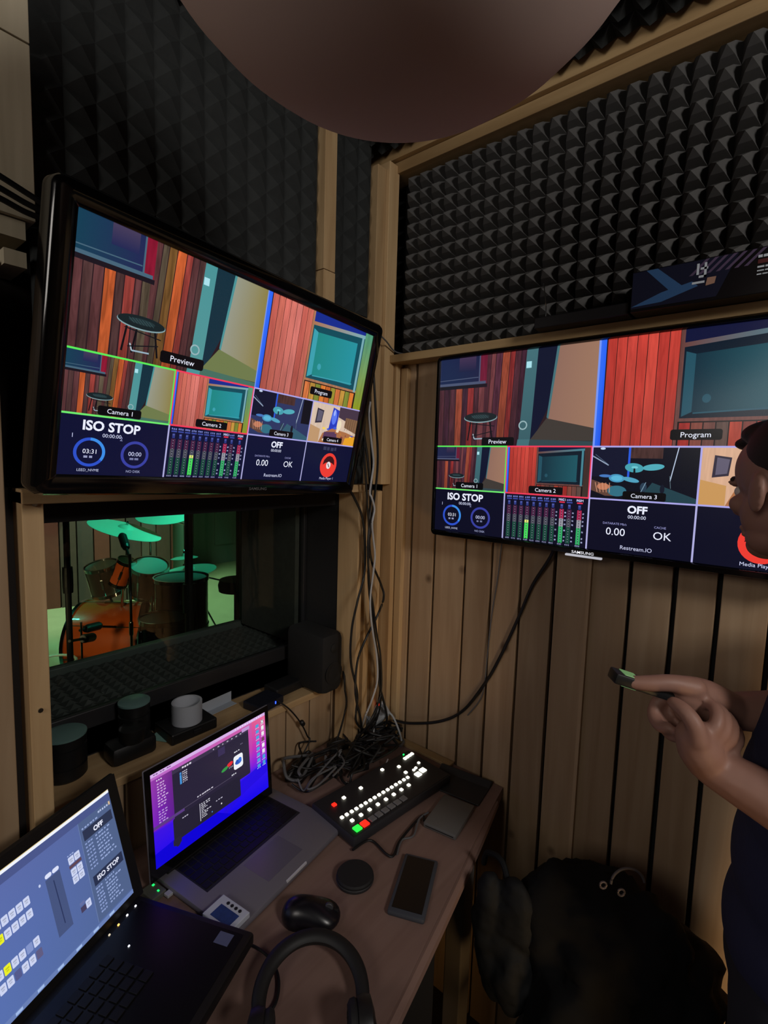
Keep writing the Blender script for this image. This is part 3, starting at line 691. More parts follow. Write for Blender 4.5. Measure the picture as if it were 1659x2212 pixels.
one('trackpad', lambda bm: box(bm, -.052, .052, -.208, -.134, MT-.0008, MT+.0004, bev=.0003), mat('trackpad_grey', (118, 115, 126), .38, metal=.35), mac)
one('finger_notch', lambda bm: box(bm, -.03, .03, -MD-.0005, -MD+.003, MT-.004, MT+.0004), mat('notch_pale', (200, 200, 205), .4), mac)
# lid in world frame then parented
sc = Vector((0.014, -0.6255, 0.892)); uyM = Vector((-0.075, -0.045, 0.997))
lidM = frame(sc, uM, uyM)
lid = thing('lid', None, None, mw=Matrix.Identity(4)); lid.parent = mac; lid.matrix_parent_inverse = Matrix.Identity(4)
lid.matrix_basis = frame(hc, uM, -fM).inverted() @ lidM
SWm, SHm = 0.311, 0.1945
one('shell', lambda bm: box(bm, -MW/2, MW/2, -SHm/2-.024, SHm/2+.014, -.007, -.0012, bev=.003), alu, lid)
one('screen_surround', lambda bm: box(bm, -MW/2+.001, MW/2-.001, -SHm/2-.023, SHm/2+.013, -.002, -.0004, bev=.0008), blackg, lid)
one('hinge', lambda bm: tube(bm, [(-.13, -SHm/2-.024, -.006), (.13, -SHm/2-.024, -.006)], .006, 10), blackp, lid)
p = Paint(1440, 900, SWm); p.full()
top_, mid_, lo_ = (206, 120, 214), (150, 40, 190), (24, 6, 240)
p.poly([(0, 0), (1440, 0), (1440, 330), (0, 330)], [(190, 110, 200), (214, 96, 160), (200, 60, 170), (150, 40, 190)])
p.poly([(0, 330), (1440, 330), (1440, 620), (0, 560)], [(150, 40, 190), (200, 60, 170), (50, 20, 235), (60, 16, 225)])
p.poly([(0, 560), (1440, 620), (1440, 900), (0, 900)], [(60, 16, 225), (50, 20, 235), (24, 8, 235), (20, 4, 240)])
p.poly([(1240, 30), (1440, 30), (1440, 400), (1200, 560), (1230, 300)], [(226, 90, 140), (236, 110, 150), (170, 30, 200), (120, 20, 220), (200, 50, 170)])
p.poly([(700, 900), (1000, 620), (1440, 560), (1440, 700), (1100, 760)], (36, 12, 225)); p.poly([(0, 760), (600, 700), (900, 900), (0, 900)], (14, 2, 214))
p.rect(0, 0, 1440, 34, (214, 176, 232))
for k in range(12): p.blur_text(1000+k*34, 11, 18, 12, (245, 235, 250), 1)
for k in range(3): p.blur_text(30+k*70, 11, 50, 10, (120, 70, 140), 2)
p.poly([(0, 60), (230, 60), (230, 540), (0, 540)], [(150, 60, 170), (110, 40, 130), (90, 30, 140), (120, 30, 190)])
for k in range(3): p.ell(62+k*22, 82, 7, 7, (225, 215, 235))
for k in range(9): p.blur_text(60, 112+k*27, random.uniform(80, 130), 12, (205, 170, 220), 3)
for k in range(5): p.blur_text(60, 380+k*26, random.uniform(70, 120), 11, (190, 160, 220), 3)
p.rrect(220, 70, 960, 520, 14, (40, 34, 56)); p.rect(220, 70, 960, 40, (58, 50, 74)); p.rect(1090, 50, 110, 40, (190, 150, 210))
for k in range(7): p.blur_text(700+k*60, 86, 26, 12, (180, 175, 195), 1)
p.text('Files', 360, 104, 14, (215, 212, 225)) if False else p.blur_text(330, 88, 110, 16, (225, 222, 235), 4)
p.rect(300, 132, 20, 22, (70, 140, 210)); p.rect(300, 158, 20, 90, (70, 150, 220))
for k in range(6): p.blur_text(330, 134+k*20, 60, 10, (205, 200, 215), 3)
p.rect(760, 120, 90, 80, (56, 46, 84))
p.rrect(955, 300, 130, 150, 26, (238, 240, 246)); p.ell(1020, 380, 46, 26, (40, 90, 190)); p.ell(1042, 364, 24, 24, (50, 110, 215)); p.ell(1004, 368, 20, 18, (30, 80, 180))
p.ell(905, 350, 42, 22, (226, 40, 50), rot=-.2); p.ell(835, 372, 46, 18, (50, 150, 70), rot=-.2); p.blur_text(890, 382, 60, 14, (150, 146, 160), 3)
p.blur_text(970, 250, 86, 12, (225, 225, 235), 3); p.blur_text(1060, 200, 40, 9, (120, 110, 140), 2); p.blur_text(920, 480, 70, 12, (225, 225, 235), 3)
p.line(225, 500, 960, 500, 8, (74, 66, 88)); p.blur_text(480, 470, 200, 12, (205, 200, 215), 7)
p.rrect(200, 540, 830, 230, 16, (36, 32, 50)); p.rect(0, 500, 330, 26, (90, 60, 130))
for k in range(9): p.blur_text(520, 566+k*18, random.uniform(30, 130), 9, (210, 208, 220), 4)
p.rect(500, 560, 8, 180, (200, 198, 212)); p.blur_text(700, 640, 90, 10, (190, 186, 205), 3); p.rect(760, 700, 14, 14, (235, 235, 240)); p.rect(640, 720, 12, 12, (80, 150, 230)); p.blur_text(300, 580, 70, 10, (190, 186, 205), 3)
p.ell(240, 800, 26, 30, (40, 34, 54)); p.ell(218, 790, 11, 16, (214, 120, 120)); p.rrect(190, 740, 90, 70, 20, (40, 34, 54))
for k in range(8):
    p.rrect(1290, 92+k*66, 46, 34, 6, (70, 160, 220)); p.blur_text(1284, 132+k*66, 58, 7, (225, 210, 235), 3)
    c_ = [(236, 236, 240), (236, 236, 240), (236, 236, 240), (110, 70, 90), (240, 240, 244), (230, 230, 240), (70, 160, 220), (70, 160, 220)][k]
    p.rrect(1372, 70+k*68, 40, 44, 5, c_); p.blur_text(1364, 118+k*68, 56, 7, (225, 210, 235), 3)
p.ring(1392, 90, 20, 5, (60, 40, 60))
p.build('screen', lid)

# --- black laptop in the foreground
uP = Vector((-0.40, 0.9165, 0)).normalized(); fP = Vector((uP.y, -uP.x, 0))
P0 = CP+(Vector((0.0527, -0.8275, 0.785))-CP)*.977; uyP = Vector((-0.2459, -0.1073, 0.9633)); uyP = (uyP-uP*uyP.dot(uP)).normalized()
SWp, SHp = 0.337, 0.202
scP = P0-uP*SWp/2+uyP*SHp/2
hP = Vector((P0.x, P0.y, ZD+.0175))+uP*0.012-uP*0.19-fP*0.012
pc = thing('laptop', 'black laptop in the lower left corner showing a grey blue control panel', 'laptop', mw=frame(hP, uP, -fP))
PW, PD, PT = 0.38, 0.262, 0.024
one('base', lambda bm: box(bm, -PW/2, PW/2, -PD, 0.006, 0.001, PT, bev=.006), blackp, pc, smooth=True)
one('keyboard_deck', lambda bm: box(bm, -PW/2+.012, PW/2-.012, -PD+.015, -.03, PT-.001, PT+.0006), mat('deck_black', (12, 12, 14), .35), pc)
for sx, sy in ((-.17, -.03), (-.17, -.24), (.1, -.03), (-.05, -.24)): one('rubber_foot', lambda bm: lathe(bm, [(.009, -.0173), (.009, .001)], 16, Matrix.Translation((sx, sy, 0))), rubber, pc)
one('hinge_bar', lambda bm: tube(bm, [(-.17, 0.0, PT+.002), (.17, 0.0, PT+.002)], .008, 10), mat('hinge_grey', (80, 80, 78), .45, metal=.3), pc)
one('touchpad', lambda bm: box(bm, -.07, .03, -.245, -.17, PT, PT+.0012), mat('deck_black', (12, 12, 14), .35), pc)
for i in range(12):
    for j in range(5):
        o = one('key', lambda bm: box(bm, 0, .017, 0, .015, 0, .002, bev=.0006), key_m, pc) if (i, j) == (0, 0) else key.copy()
        if (i, j) == (0, 0): key = o
        else: COL.objects.link(o)
        o.parent = pc; o.location = (-.155+i*.0195, -.068-j*.0195, PT+.0006)
for k, (a, b, c_) in enumerate(((.166, -.028, (220, 220, 230)), (.146, -.028, (220, 220, 230)), (.126, -.028, (255, 190, 90)), (.106, -.028, (150, 140, 120)), (.10, -.075, (220, 225, 240)))):
    o = one('indicator_light', lambda bm: box(bm, a-.0014, a+.0014, b-.0011, b+.0011, PT, PT+.0022), mat('led_%d' % k, c_, emit=c_, es=2.5), pc)
o = one('sticker', lambda bm: box(bm, .15, .172, -.232, -.205, PT, PT+.001), mat('sticker_blue', (90, 96, 130), .4), pc); o['label'] = 'small pale blue sticker on the palm rest'
lidp = thing('lid', None, None); lidp.parent = pc; lidp.matrix_basis = frame(hP, uP, -fP).inverted() @ frame(scP, uP, uyP)
one('shell', lambda bm: box(bm, -PW/2, PW/2, -SHp/2-.018, SHp/2+.02, -.012, -.0012, bev=.005), blackp, lidp)
def surround(bm):
    X, Y = SWp/2, SHp/2
    box(bm, -PW/2+.002, -X, -Y-.016, Y+.018, -.0012, .001); box(bm, X, PW/2-.002, -Y-.016, Y+.018, -.0012, .001)
    box(bm, -X, X, Y, Y+.018, -.0012, .001); box(bm, -X, X, -Y-.016, -Y, -.0012, .001)
one('screen_surround', surround, blackp, lidp)
p = Paint(1600, 959, SWp); p.full()
p.poly([(0, 0), (1600, 0), (1600, 959), (0, 959)], [(96, 112, 178), (84, 100, 154), (80, 100, 146), (90, 116, 184)])
p.rect(0, 8, 1600, 22, (240, 244, 255)); p.rect(0, 30, 1600, 62, (74, 86, 138)); p.rect(0, 0, 1600, 8, (225, 205, 150))
p.poly([(1265, 92), (1600, 92), (1600, 915), (1240, 915)], (80, 98, 138)); p.line(1268, 92, 1243, 915, 5, (104, 124, 172))
p.rect(1290, 172, 292, 84, (44, 52, 78)); p.text('OFF', 1436, 238, 38, WHITE, .04); p.rect(1285, 560, 300, 82, (40, 48, 76)); p.text('ISO STOP', 1434, 616, 36, WHITE, .03, stretch=1.05)
p.blur_text(1460, 112, 110, 16, (178, 192, 226), 5); p.rect(1572, 100, 16, 30, (214, 186, 150)); p.blur_text(1290, 148, 160, 13, (150, 168, 214), 6)
for k in range(8):
    p.blur_text(1288, 276+k*30, 80, 12, (140, 158, 208), 3); p.blur_text(1390, 272+k*30, random.uniform(80, 180), 12, (150, 168, 214), 5)
for k in range(8): p.blur_text(1285, 660+k*28, 70, 13, (140, 158, 208), 3); p.blur_text(1380, 656+k*28, random.uniform(80, 180), 12, (150, 168, 214), 5)
btn = (204, 212, 242); ybt = (236, 240, 40)
def btnp(x, y, c=btn, w=46, h=62):
    p.rrect(x, y, w, h, 7, c); p.rect(x+10, y+18, w-20, 10, tuple(int(v*.82) for v in c)); p.rect(x+14, y+34, w-28, 10, tuple(int(v*.86) for v in c))
for k in range(2): btnp(1124+k*54, 276, w=49, h=58); btnp(1124+k*54, 372, w=49, h=58); btnp(1124+k*54, 434, w=49, h=58)
p.rect(1120, 340, 110, 24, (96, 70, 84)); p.blur_text(1124, 258, 60, 9, (160, 176, 220), 3)
p.rrect(928, 262, 54, 32, 15, (220, 226, 250)); p.rrect(988, 262, 56, 32, 15, (220, 226, 250))
p.poly([(925, 300), (1045, 300), (1048, 748), (925, 748)], (70, 84, 126)); p.line(985, 340, 992, 690, 8, (44, 54, 92)); p.ell(880, 300, 8, 11, (200, 210, 240))
for k in range(12):
    btnp(748-k*53, 296, ybt if k == 9 else btn); btnp(748-k*53, 390, ybt if k == 4 else btn)
for k in range(10):
    if k == 1: p.rrect(748-53, 600, 46, 62, 7, (130, 148, 202))
    else: btnp(748-k*53, 600, ybt if k == 4 else btn)
for k in range(9):
    c_ = [(96, 92, 130), btn, btn, (84, 90, 140), btn, btn, (84, 90, 140), btn, btn][k]; btnp(748-k*53, 690, c_) if c_ == btn else p.rrect(748-k*53, 690, 46, 62, 7, c_)
btnp(1176, 676, btn); p.rect(1128, 690, 46, 44, (70, 62, 92)); p.rect(1128, 655, 44, 24, (100, 110, 160))
p.rect(0, 925, 1600, 34, (104, 126, 180))
for k in range(9): p.rect(60+k*160, 932, 50, 20, (160, 186, 230))
p.build('screen', lidp)

# --- video switcher
uS = Vector((0.1012, 0.9949, 0)).normalized(); fS = Vector((uS.y, -uS.x, 0))
swc = Vector((0.2049, -0.2557, ZD))
sw = thing('video_switcher', 'long dark video switcher with rows of glowing white buttons, one green and one red', 'video switcher', mw=frame(swc, uS, -fS) @ Matrix.Scale(.946, 4))
# local x along its length (towards the corner), -y towards the user
one('body', lambda bm: box(bm, -.185, .185, -.085, .085, .004, .030, bev=.005), mat('switcher_grey', (52, 52, 56), .5, metal=.3), sw, smooth=True)
one('top_plate', lambda bm: box(bm, -.181, .181, -.080, .080, .0295, .0308), mat('switcher_top', (34, 34, 38), .5), sw)
lw = mat('button_white_lit', (250, 250, 240), .4, emit=(255, 250, 228), es=2.0); lr = mat('button_red_lit', (255, 40, 20), .4, emit=(255, 30, 18), es=2.2); lg_ = mat('button_green_lit', (40, 255, 60), .4, emit=(40, 240, 70), es=1.3); bo = mat('button_unlit', (120, 120, 122), .45)
def button(x, y, w, h, m):
    o = one('button', lambda bm: box(bm, x-w/2, x+w/2, y-h/2, y+h/2, .0305, .0345, bev=.0012), m, sw)
    o['label'] = {'button_white_lit': 'glowing white button', 'button_red_lit': 'glowing red button', 'button_green_lit': 'glowing green button', 'button_unlit': 'unlit grey button'}[m.name]
for k in range(16): button(-.162+k*.0158+(k//2)*.0006, -.012, .0085, .0085, lw)
for k in range(8): button(-.150+k*.0295, -.037, .009, .009, lw)
button(-.158, -.066, .019, .018, lg_); button(-.134, -.066, .019, .018, lr)
for k in range(6): button(-.108+k*.0225, -.066, .018, .016, bo)
for x, y in ((-.111, .042), (-.051, .042), (.050, .062)): button(x, y, .009, .009, lw)
button(-.147, .038, .011, .011, lr)
for x, y in ((.097, .040), (.092, .008)): button(x, y, .009, .009, lw)
for k in range(4): button(.140+k*.0115, .056+k*.001, .0085, .010, lw)
for x, y in ((.112, -.022), (.137, -.018)): button(x, y, .018, .017, lw)
for x, y in ((.118, .0), (.130, .003), (.155, .014)): button(x, y, .0075, .0075, lw)
o = one('status_light', lambda bm: box(bm, .150, .154, .072, .075, .0305, .034), mat('green_tiny', (30, 240, 90), .4, emit=(20, 240, 90), es=2.5), sw)
for k in range(8): one('rear_socket', lambda bm: box(bm, -.16+k*.042, -.145+k*.042, .0845, .0875, .009, .02), mat('socket_grey', (70, 70, 70), .3, metal=.8), sw)

# --- small objects on the desk
c1, c2, c3, c4 = onz(437, 1972, .776), onz(480, 1932, .776), onz(538, 1972, .776), onz(500, 2020, .776)
uc = (c3-c2).normalized(); vc = (c2-c1).normalized(); cc = (c1+c2+c3+c4)/4; cc.z = ZD+MT+.0006
cb = thing('converter_box', 'small white box with a blue label and four dark dots, lying on the silver laptop', 'converter box', mw=frame(cc, uc, vc))
one('case', lambda bm: box(bm, -.036, .036, -.025, .025, 0, .011, bev=.0015), mat('box_white', (190, 196, 210), .5), cb)
one('label_print', lambda bm: box(bm, -.022, .026, -.019, .008, .0108, .0113), mat('label_blue', (34, 60, 118), .5, noise=.5, nscale=90), cb)
for k in range(4): one('dot', lambda bm: lathe(bm, [(.0032, .0108), (.0032, .0122)], 14, Matrix.Translation((-.012+k*.0105, .0155, 0))), black_m, cb)
# round puck
pk = thing('round_puck', 'flat round black puck on the desk between mouse and phone', 'puck', onz(767, 1890, ZD+.012)); pk.location.z = ZD
one('body', lambda bm: lathe(bm, [(.036, .0005), (.0385, .003), (.0385, .014), (.036, .017), (.002, .0175)], 48), mat('puck_black', (22, 22, 23), .75), pk, smooth=True)
one('rim', lambda bm: lathe(bm, [(.0388, .005), (.0396, .006), (.0396, .009), (.0388, .010)], 48, cap=False), mat('puck_rim', (40, 40, 42), .6), pk, smooth=True)
# mouse
msp = onz(672, 1972, ZD+.015)
ms = thing('computer_mouse', 'black computer mouse beside the headphones at the front of the desk', 'mouse', (msp.x, msp.y, ZD), rot=(0, 0, math.radians(-52)))
def mouse(bm):
    bmesh.ops.create_uvsphere(bm, u_segments=32, v_segments=20, radius=1)
    for v in bm.verts:
        x, y, z = v.co; y2 = y*.056; wx = .036*(1-.18*math.cos(y*2.6)+.08*y); v.co = (x*wx, y2, max(z, -.35)*.030*(1-.35*y)+.0115)
one('shell', mouse, mat('mouse_black', (16, 15, 22), .3), ms, smooth=True)
one('scroll_wheel', lambda bm: lathe(bm, [(.007, -.003), (.008, -.002), (.008, .002), (.007, .003)], 20, Matrix.Translation((0, .034, .030)) @ Matrix.Rotation(PI/2, 4, 'Y')), mat('wheel_grey', (60, 60, 64), .5), ms)
one('button_gap', lambda bm: box(bm, -.0006, .0006, .040, .052, .019, .026), black_m, ms)
# phone
q1, q2, q3, q4 = Vector((.366, -.372, ZD)), Vector((.431, -.348, ZD)), Vector((.489, -.489, ZD)), Vector((.430, -.508, ZD))
pc_ = (q1+q2+q3+q4)/4; up_ = ((q1+q2)/2-(q3+q4)/2).normalized(); ur = Vector((up_.y, -up_.x, 0))
ph = thing('mobile_phone', 'phone in a grey case lying face up near the right edge of the desk', 'phone', mw=frame(pc_, ur, up_))
one('case', lambda bm: box(bm, -.037, .037, -.076, .076, .0005, .012, bev=.0045), mat('case_grey', (62, 66, 74), .45), ph, smooth=True)
one('screen', lambda bm: box(bm, -.030, .030, -.066, .069, .0118, .0127, bev=.0004), mat('phone_glass', (16, 16, 18), .25), ph)
# grey slab
s1, s2, s3, s4 = [onz(a, b, ZD+.012) for a, b in ((930, 1778), (968, 1812), (1036, 1765), (985, 1705))]
sl = thing('portable_drive', 'grey slab shaped drive at the right of the switcher, light front edge', 'drive', mw=frame(Vector((.372, -.205, ZD)), Vector((-.16, .985, 0)), Vector((-.985, -.16, 0))))
one('shell', lambda bm: box(bm, -.062, .062, -.042, .042, .0008, .014, bev=.003), mat('drive_grey', (112, 112, 110), .45, metal=.3), sl, smooth=True)
one('seam', lambda bm: box(bm, -.0625, -.0615, -.036, .036, .006, .008), black_m, sl)
# dark folder behind
fo = thing('tablet_cover', 'dark folded tablet cover between drive and plank wall', 'tablet cover', mw=frame(Vector((.322, -.075, ZD)), Vector((1, .15, 0)), Vector((-.15, 1, 0))))
one('lower_flap', lambda bm: box(bm, -.075, .075, -.055, .055, .0005, .005, bev=.0015), mat('cover_dark', (36, 36, 38), .6), fo)
one('raised_flap', lambda bm: box(bm, -.075, .075, -.055, .0, .0, .004, bev=.0015, M=Matrix.Translation((0, .045, .012)) @ Matrix.Rotation(math.radians(28), 4, 'X')), mat('cover_dark', (36, 36, 38), .6), fo)
# pale sheet of wood scrap at the corner of the desk
sd = thing('wooden_strip', 'light wooden strip on the back edge of the desk by the wall', 'wood strip', (0.12, -0.018, ZD+.0005))
one('strip', lambda bm: box(bm, -.085, .14, -.013, .014, 0, .008, bev=.001), pine_x, sd)
# usb dongle with green light
dg = thing('usb_adapter', 'small grey adapter with a green light plugged into the left side of the silver laptop', 'adapter', mw=frame(hc+uM*(-MW/2-.006)+fM*.030+Vector((0, 0, .001)), uM, -fM))
one('housing', lambda bm: box(bm, -.03, .001, -.02, .02, .001, .012, bev=.002), mat('adapter_grey', (90, 92, 84), .5), dg)
one('status_light', lambda bm: (box(bm, -.010, -.006, .008, .012, .0115, .0130), box(bm, -.012, -.009, -.012, -.008, .0115, .0130)), mat('green_tiny', (30, 240, 90), .4, emit=(20, 240, 90), es=2.5), dg)
one('plug', lambda bm: box(bm, -.006, .006, -.034, -.021, .003, .009, bev=.001), rubber_w, dg)

# headphones
hpc = Vector((0.447, -0.726, ZD))
hdp = thing('headphones', 'black headphones lying at the front edge of the desk', 'headphones', (hpc.x, hpc.y, ZD), rot=(0, 0, math.radians(48)))
def band(bm):
    P = [Vector((.082*math.cos(a), .088*math.sin(a)+.01, .022+.012*math.sin(a))) for a in np.linspace(math.radians(-25), math.radians(205), 40)]
    tube(bm, P, lambda t: .010+.004*math.sin(PI*t), 12, raw=True, flat=.8)
one('headband', band, mat('headband_black', (20, 20, 21), .6), hdp, smooth=True)
for s_ in (-1, 1):
    e = one('ear_cup', lambda bm: lathe(bm, [(.024, -.014), (.036, -.010), (.038, 0), (.036, .010), (.02, .015)], 32, Matrix.Translation((s_*.078, -.060, .039)) @ Matrix.Rotation(PI/2, 4, 'Y')), blackp, hdp, smooth=True)
    one('ear_pad', lambda bm: tube(bm, [(s_*.062, -.060+.026*math.cos(a), .039+.026*math.sin(a)) for a in np.linspace(0, 2*PI, 20, endpoint=False)], .009, 8, closed=True), black_m, e, smooth=True)
    one('yoke', lambda bm: tube(bm, [(s_*.078, -.03, .03), (s_*.09, -.045, .04), (s_*.092, -.06, .042)], .004, 8), blackp, e)

# ---------------------------------------------------------------- cables
def cable(pts, r, m, label, group=None, name='cable', n=7):
    o = one(name, lambda bm: tube(bm, pts, r, 7, n), m, None, smooth=True)
    tag(o, label, 'cable', group); return o
X = onx
GB = 'cables hanging in the corner'
def hang(px, x, r, m, label):
    pts = [onx(a, b, x+random.uniform(-.006, .006)) for a, b in px]
    ex, ey = random.uniform(-.04, .05), random.uniform(-.26, -.12)
    pts += [Vector((ex*.5, ey*.6-.02, ZD+.035)), Vector((ex, ey, ZD+.008)), Vector((ex+random.uniform(-.03, .03), ey-.06, ZD+.008))]; return cable(pts, r, m, label, GB)
hang([(742, 1040), (765, 1075), (785, 1130), (788, 1230), (772, 1300), (760, 1360), (758, 1430), (772, 1500), (770, 1560)], .03, .0034, rubber, 'black cable bowing leftmost in the corner bundle')
hang([(796, 800), (800, 900), (803, 1010), (800, 1110), (800, 1200), (822, 1260), (829, 1290), (815, 1330), (790, 1380), (772, 1430), (768, 1500), (780, 1560)], .035, .0034, rubber, 'black cable crossing the bundle and looping to the right')
hang([(806, 790), (812, 900), (816, 1000), (806, 1100), (796, 1200), (800, 1300), (812, 1390), (820, 1450), (818, 1540)], .03, .0034, rubber, 'black cable down the middle of the corner bundle')
hang([(790, 880), (786, 960), (792, 1060), (797, 1160), (796, 1260), (806, 1350), (816, 1430), (823, 1470), (808, 1550)], .04, .0030, rubber, 'thin black cable weaving behind the white cord')
hang([(783, 920), (795, 1000), (800, 1080), (795, 1190), (800, 1290), (810, 1380), (818, 1440), (820, 1480), (835, 1560)], .045, .0036, rubber, 'thick black cable at the front of the corner bundle')
hang([(794, 1180), (798, 1260), (806, 1310), (814, 1370), (822, 1420), (822, 1500), (798, 1560)], .05, .0030, rubber, 'short black cable joining the bundle halfway down')
hang([(800, 868), (797, 900), (803, 960), (807, 1000), (802, 1040), (799, 1065), (803, 1075), (809, 1100), (804, 1130), (806, 1160), (810, 1200), (806, 1240), (800, 1290), (801, 1330), (806, 1370), (814, 1420), (815, 1470), (804, 1510), (790, 1545)], .055, .0028, rubber_w, 'white cord winding down the corner bundle')
cable([onx(822, 725, .03), onx(835, 738, .03), onx(850, 757, .02), ony(868, 764, -.03), ony(890, 766, -.03)], .0022, rubber_g, 'thin grey wire from the left television to the pine rail')
# big lead from right television to desk
cable([ony(1203, 1175, -.03), ony(1185, 1210, -.02), ony(1150, 1265, -.01), ony(1122, 1330, -.008), ony(1080, 1420, -.008), ony(1048, 1475, -.008), ony(1000, 1535, -.01), ony(950, 1558, -.012), ony(885, 1562, -.02), onx(850, 1555, .05)], .0042, rubber, 'thick black lead curving from the right television down to the corner')
cable([ony(1085, 1165, -.015), ony(1075, 1250, -.006), ony(1062, 1330, -.006), ony(1052, 1420, -.006), ony(1042, 1500, -.006), ony(1010, 1545, -.008)], .0018, rubber_g, 'thin grey wire hanging straight below the right television')
# cables at upper left behind the television
for k, (dy, lb) in enumerate(((0, 'upper black cable crossing the pale board at the upper left'), (26, 'middle black cable crossing the pale board at the upper left'), (48, 'lower black cable crossing the pale board at the upper left'))):
    cable([onx(-40, 355+dy*1.2, .03), onx(0, 380+dy, .03), onx(50, 412+dy*.9, .028), onx(92, 440+dy*.7, .028), onx(120, 470+dy*.5, .02)], .0045, rubber, lb, 'cables at the upper left')
# sill leads
cable([onx(745, 1490, -.03), onx(742, 1450, -.05), onx(728, 1425, -.10), onx(706, 1437, -.115)], .003, rubber, 'black lead from the black adapter on the sill')
cable([(-.06, -.24, ZD+.008), (-.04, -.20, ZD+.02), onx(747, 1530, -.03), onx(745, 1490, -.03)], .003, rubber, 'black lead dropping behind the desk clutter')
lc = cable([onx(597, 1512, -.09), onx(625, 1532, -.075), onx(650, 1562, -.07), onx(664, 1590, -.07), onx(668, 1602, -.065), (-.06, -.33, ZD+.006)], .0022, rubber, 'thin black lead with a bead, hanging from the blue lit box')
one('bead', lambda bm: lathe(bm, [(.004, -.010), (.007, -.006), (.007, .006), (.004, .010)], 16, Matrix.Translation(onx(653, 1562, -.07)) @ Matrix.Rotation(.6, 4, 'X')), blackp, lc)
# desk tangle: loops between wall and switcher
GT = 'cables tangled on the desk behind the switcher'
tl = ['black cable looping widest across the tangle', 'thin black cable near the plank wall in the tangle', 'black cable curling beside the switcher', 'black cable under the white power strip', 'black cable running along the left wall planks',
      'black cable with a tight loop in the tangle', 'grey cable lying across the tangle', 'pale grey cable ending beside the switcher', 'dark cable bending towards the laptop hinge', 'black cable arched over the tangle', 'thin dark cable wound through the middle of the tangle',
      'black cable lying against the corner', 'dark cable plugged into the back of the switcher', 'black cable crossing towards the laptop', 'grey cable curled on top of the tangle', 'black cable at the left end of the tangle', 'short black cable between strip and switcher', 'thin grey cable on the left of the tangle']
tl += ['black cable %s' % q for q in ('hooked around the power strip', 'crossing the grey cable in the tangle', 'bowed highest over the tangle', 'at the front of the tangle near the red button', 'coiled against the left wall planks', 'lying between two loops of the tangle', 'with a kink near the corner', 'stretched along the back of the switcher')]
rs = random.Random(11)
for k, lb in enumerate(tl):
    cx, cy = rs.uniform(-.045, .10), rs.uniform(-.37, -.07); pts = []
    z0 = ZD+.006+.0045*(k % 7)
    a0 = rs.uniform(0, 6.28); n = rs.randint(6, 9)
    for i in range(n):
        a = a0+i*rs.uniform(.5, 1.1); R_ = rs.uniform(.025, .075)
        pts.append((min(.112, max(-.085, cx+R_*math.cos(a)*.8)), min(-.02, max(-.40, cy+R_*math.sin(a)*1.3)), z0+rs.uniform(0, .035)))
    m_ = rubber_g if 'grey' in lb else rubber
    cable(pts, rs.choice([.0026, .0034, .0042]), m_, lb, GT)
cable([onx(818, 1540, .03), (0.02, -.10, ZD+.05), (0.0, -.16, ZD+.03), (-.03, -.22, ZD+.02), (.03, -.27, ZD+.03), (.058, -.24, ZD+.03)], .003, rubber, 'black cable running from the corner bundle into the tangle', GT)
cable([onz(838, 1640, ZD+.03), onz(825, 1665, ZD+.02), onz(795, 1688, ZD+.008), onz(770, 1694, ZD+.008), onz(745, 1690, ZD+.012)], .002, rubber_w, 'short white wire at the back edge of the switcher')
cable([(0.27, -.445, ZD+.008), onz(800, 1815, ZD+.006), onz(835, 1845, ZD+.006), onz(850, 1848, ZD+.006), onz(862, 1820, ZD+.006), onz(885, 1790, ZD+.006), onz(912, 1762, ZD+.008), (.335, -.262, ZD+.008)], .0028, rubber, 'dark cable snaking from the switcher front to the drive')
cable([onz(858, 1845, ZD+.005), onz(868, 1815, ZD+.005), onz(893, 1805, ZD+.006), onz(905, 1770, ZD+.009), onz(925, 1755, ZD+.009)], .0022, rubber_g, 'thin grey cable doubled beside the snaking dark cable')
cable([onz(480, 2050, ZD+.006), onz(530, 2038, ZD+.006), onz(575, 2062, ZD+.006), onz(600, 2105, ZD+.006), onz(598, 2160, ZD+.006), onz(570, 2205, ZD+.006), onz(540, 2260, ZD+.006)], .0025, rubber, 'thin black headphone lead curving beside the headphones')
for x_, y_, rz_, lb in ((-.035, -.335, .4, 'black power brick at the laptop end of the tangle'), (.045, -.20, 1.2, 'black power brick under the cables behind the switcher'), (-.045, -.16, .1, 'black power brick against the left wall planks')):
    t = thing('power_brick', lb, 'power brick', (x_, y_, ZD), rot=(0, 0, rz_), group='power bricks on the desk')
    one('case', lambda bm: box(bm, -.026, .026, -.045, .045, .0005, .024, bev=.004), mat('adapter_black', (26, 26, 28), .4), t, smooth=True)
    one('cord_grip', lambda bm: tube(bm, [(0, .044, .012), (0, .06, .012)], .0045, 8), rubber, t)
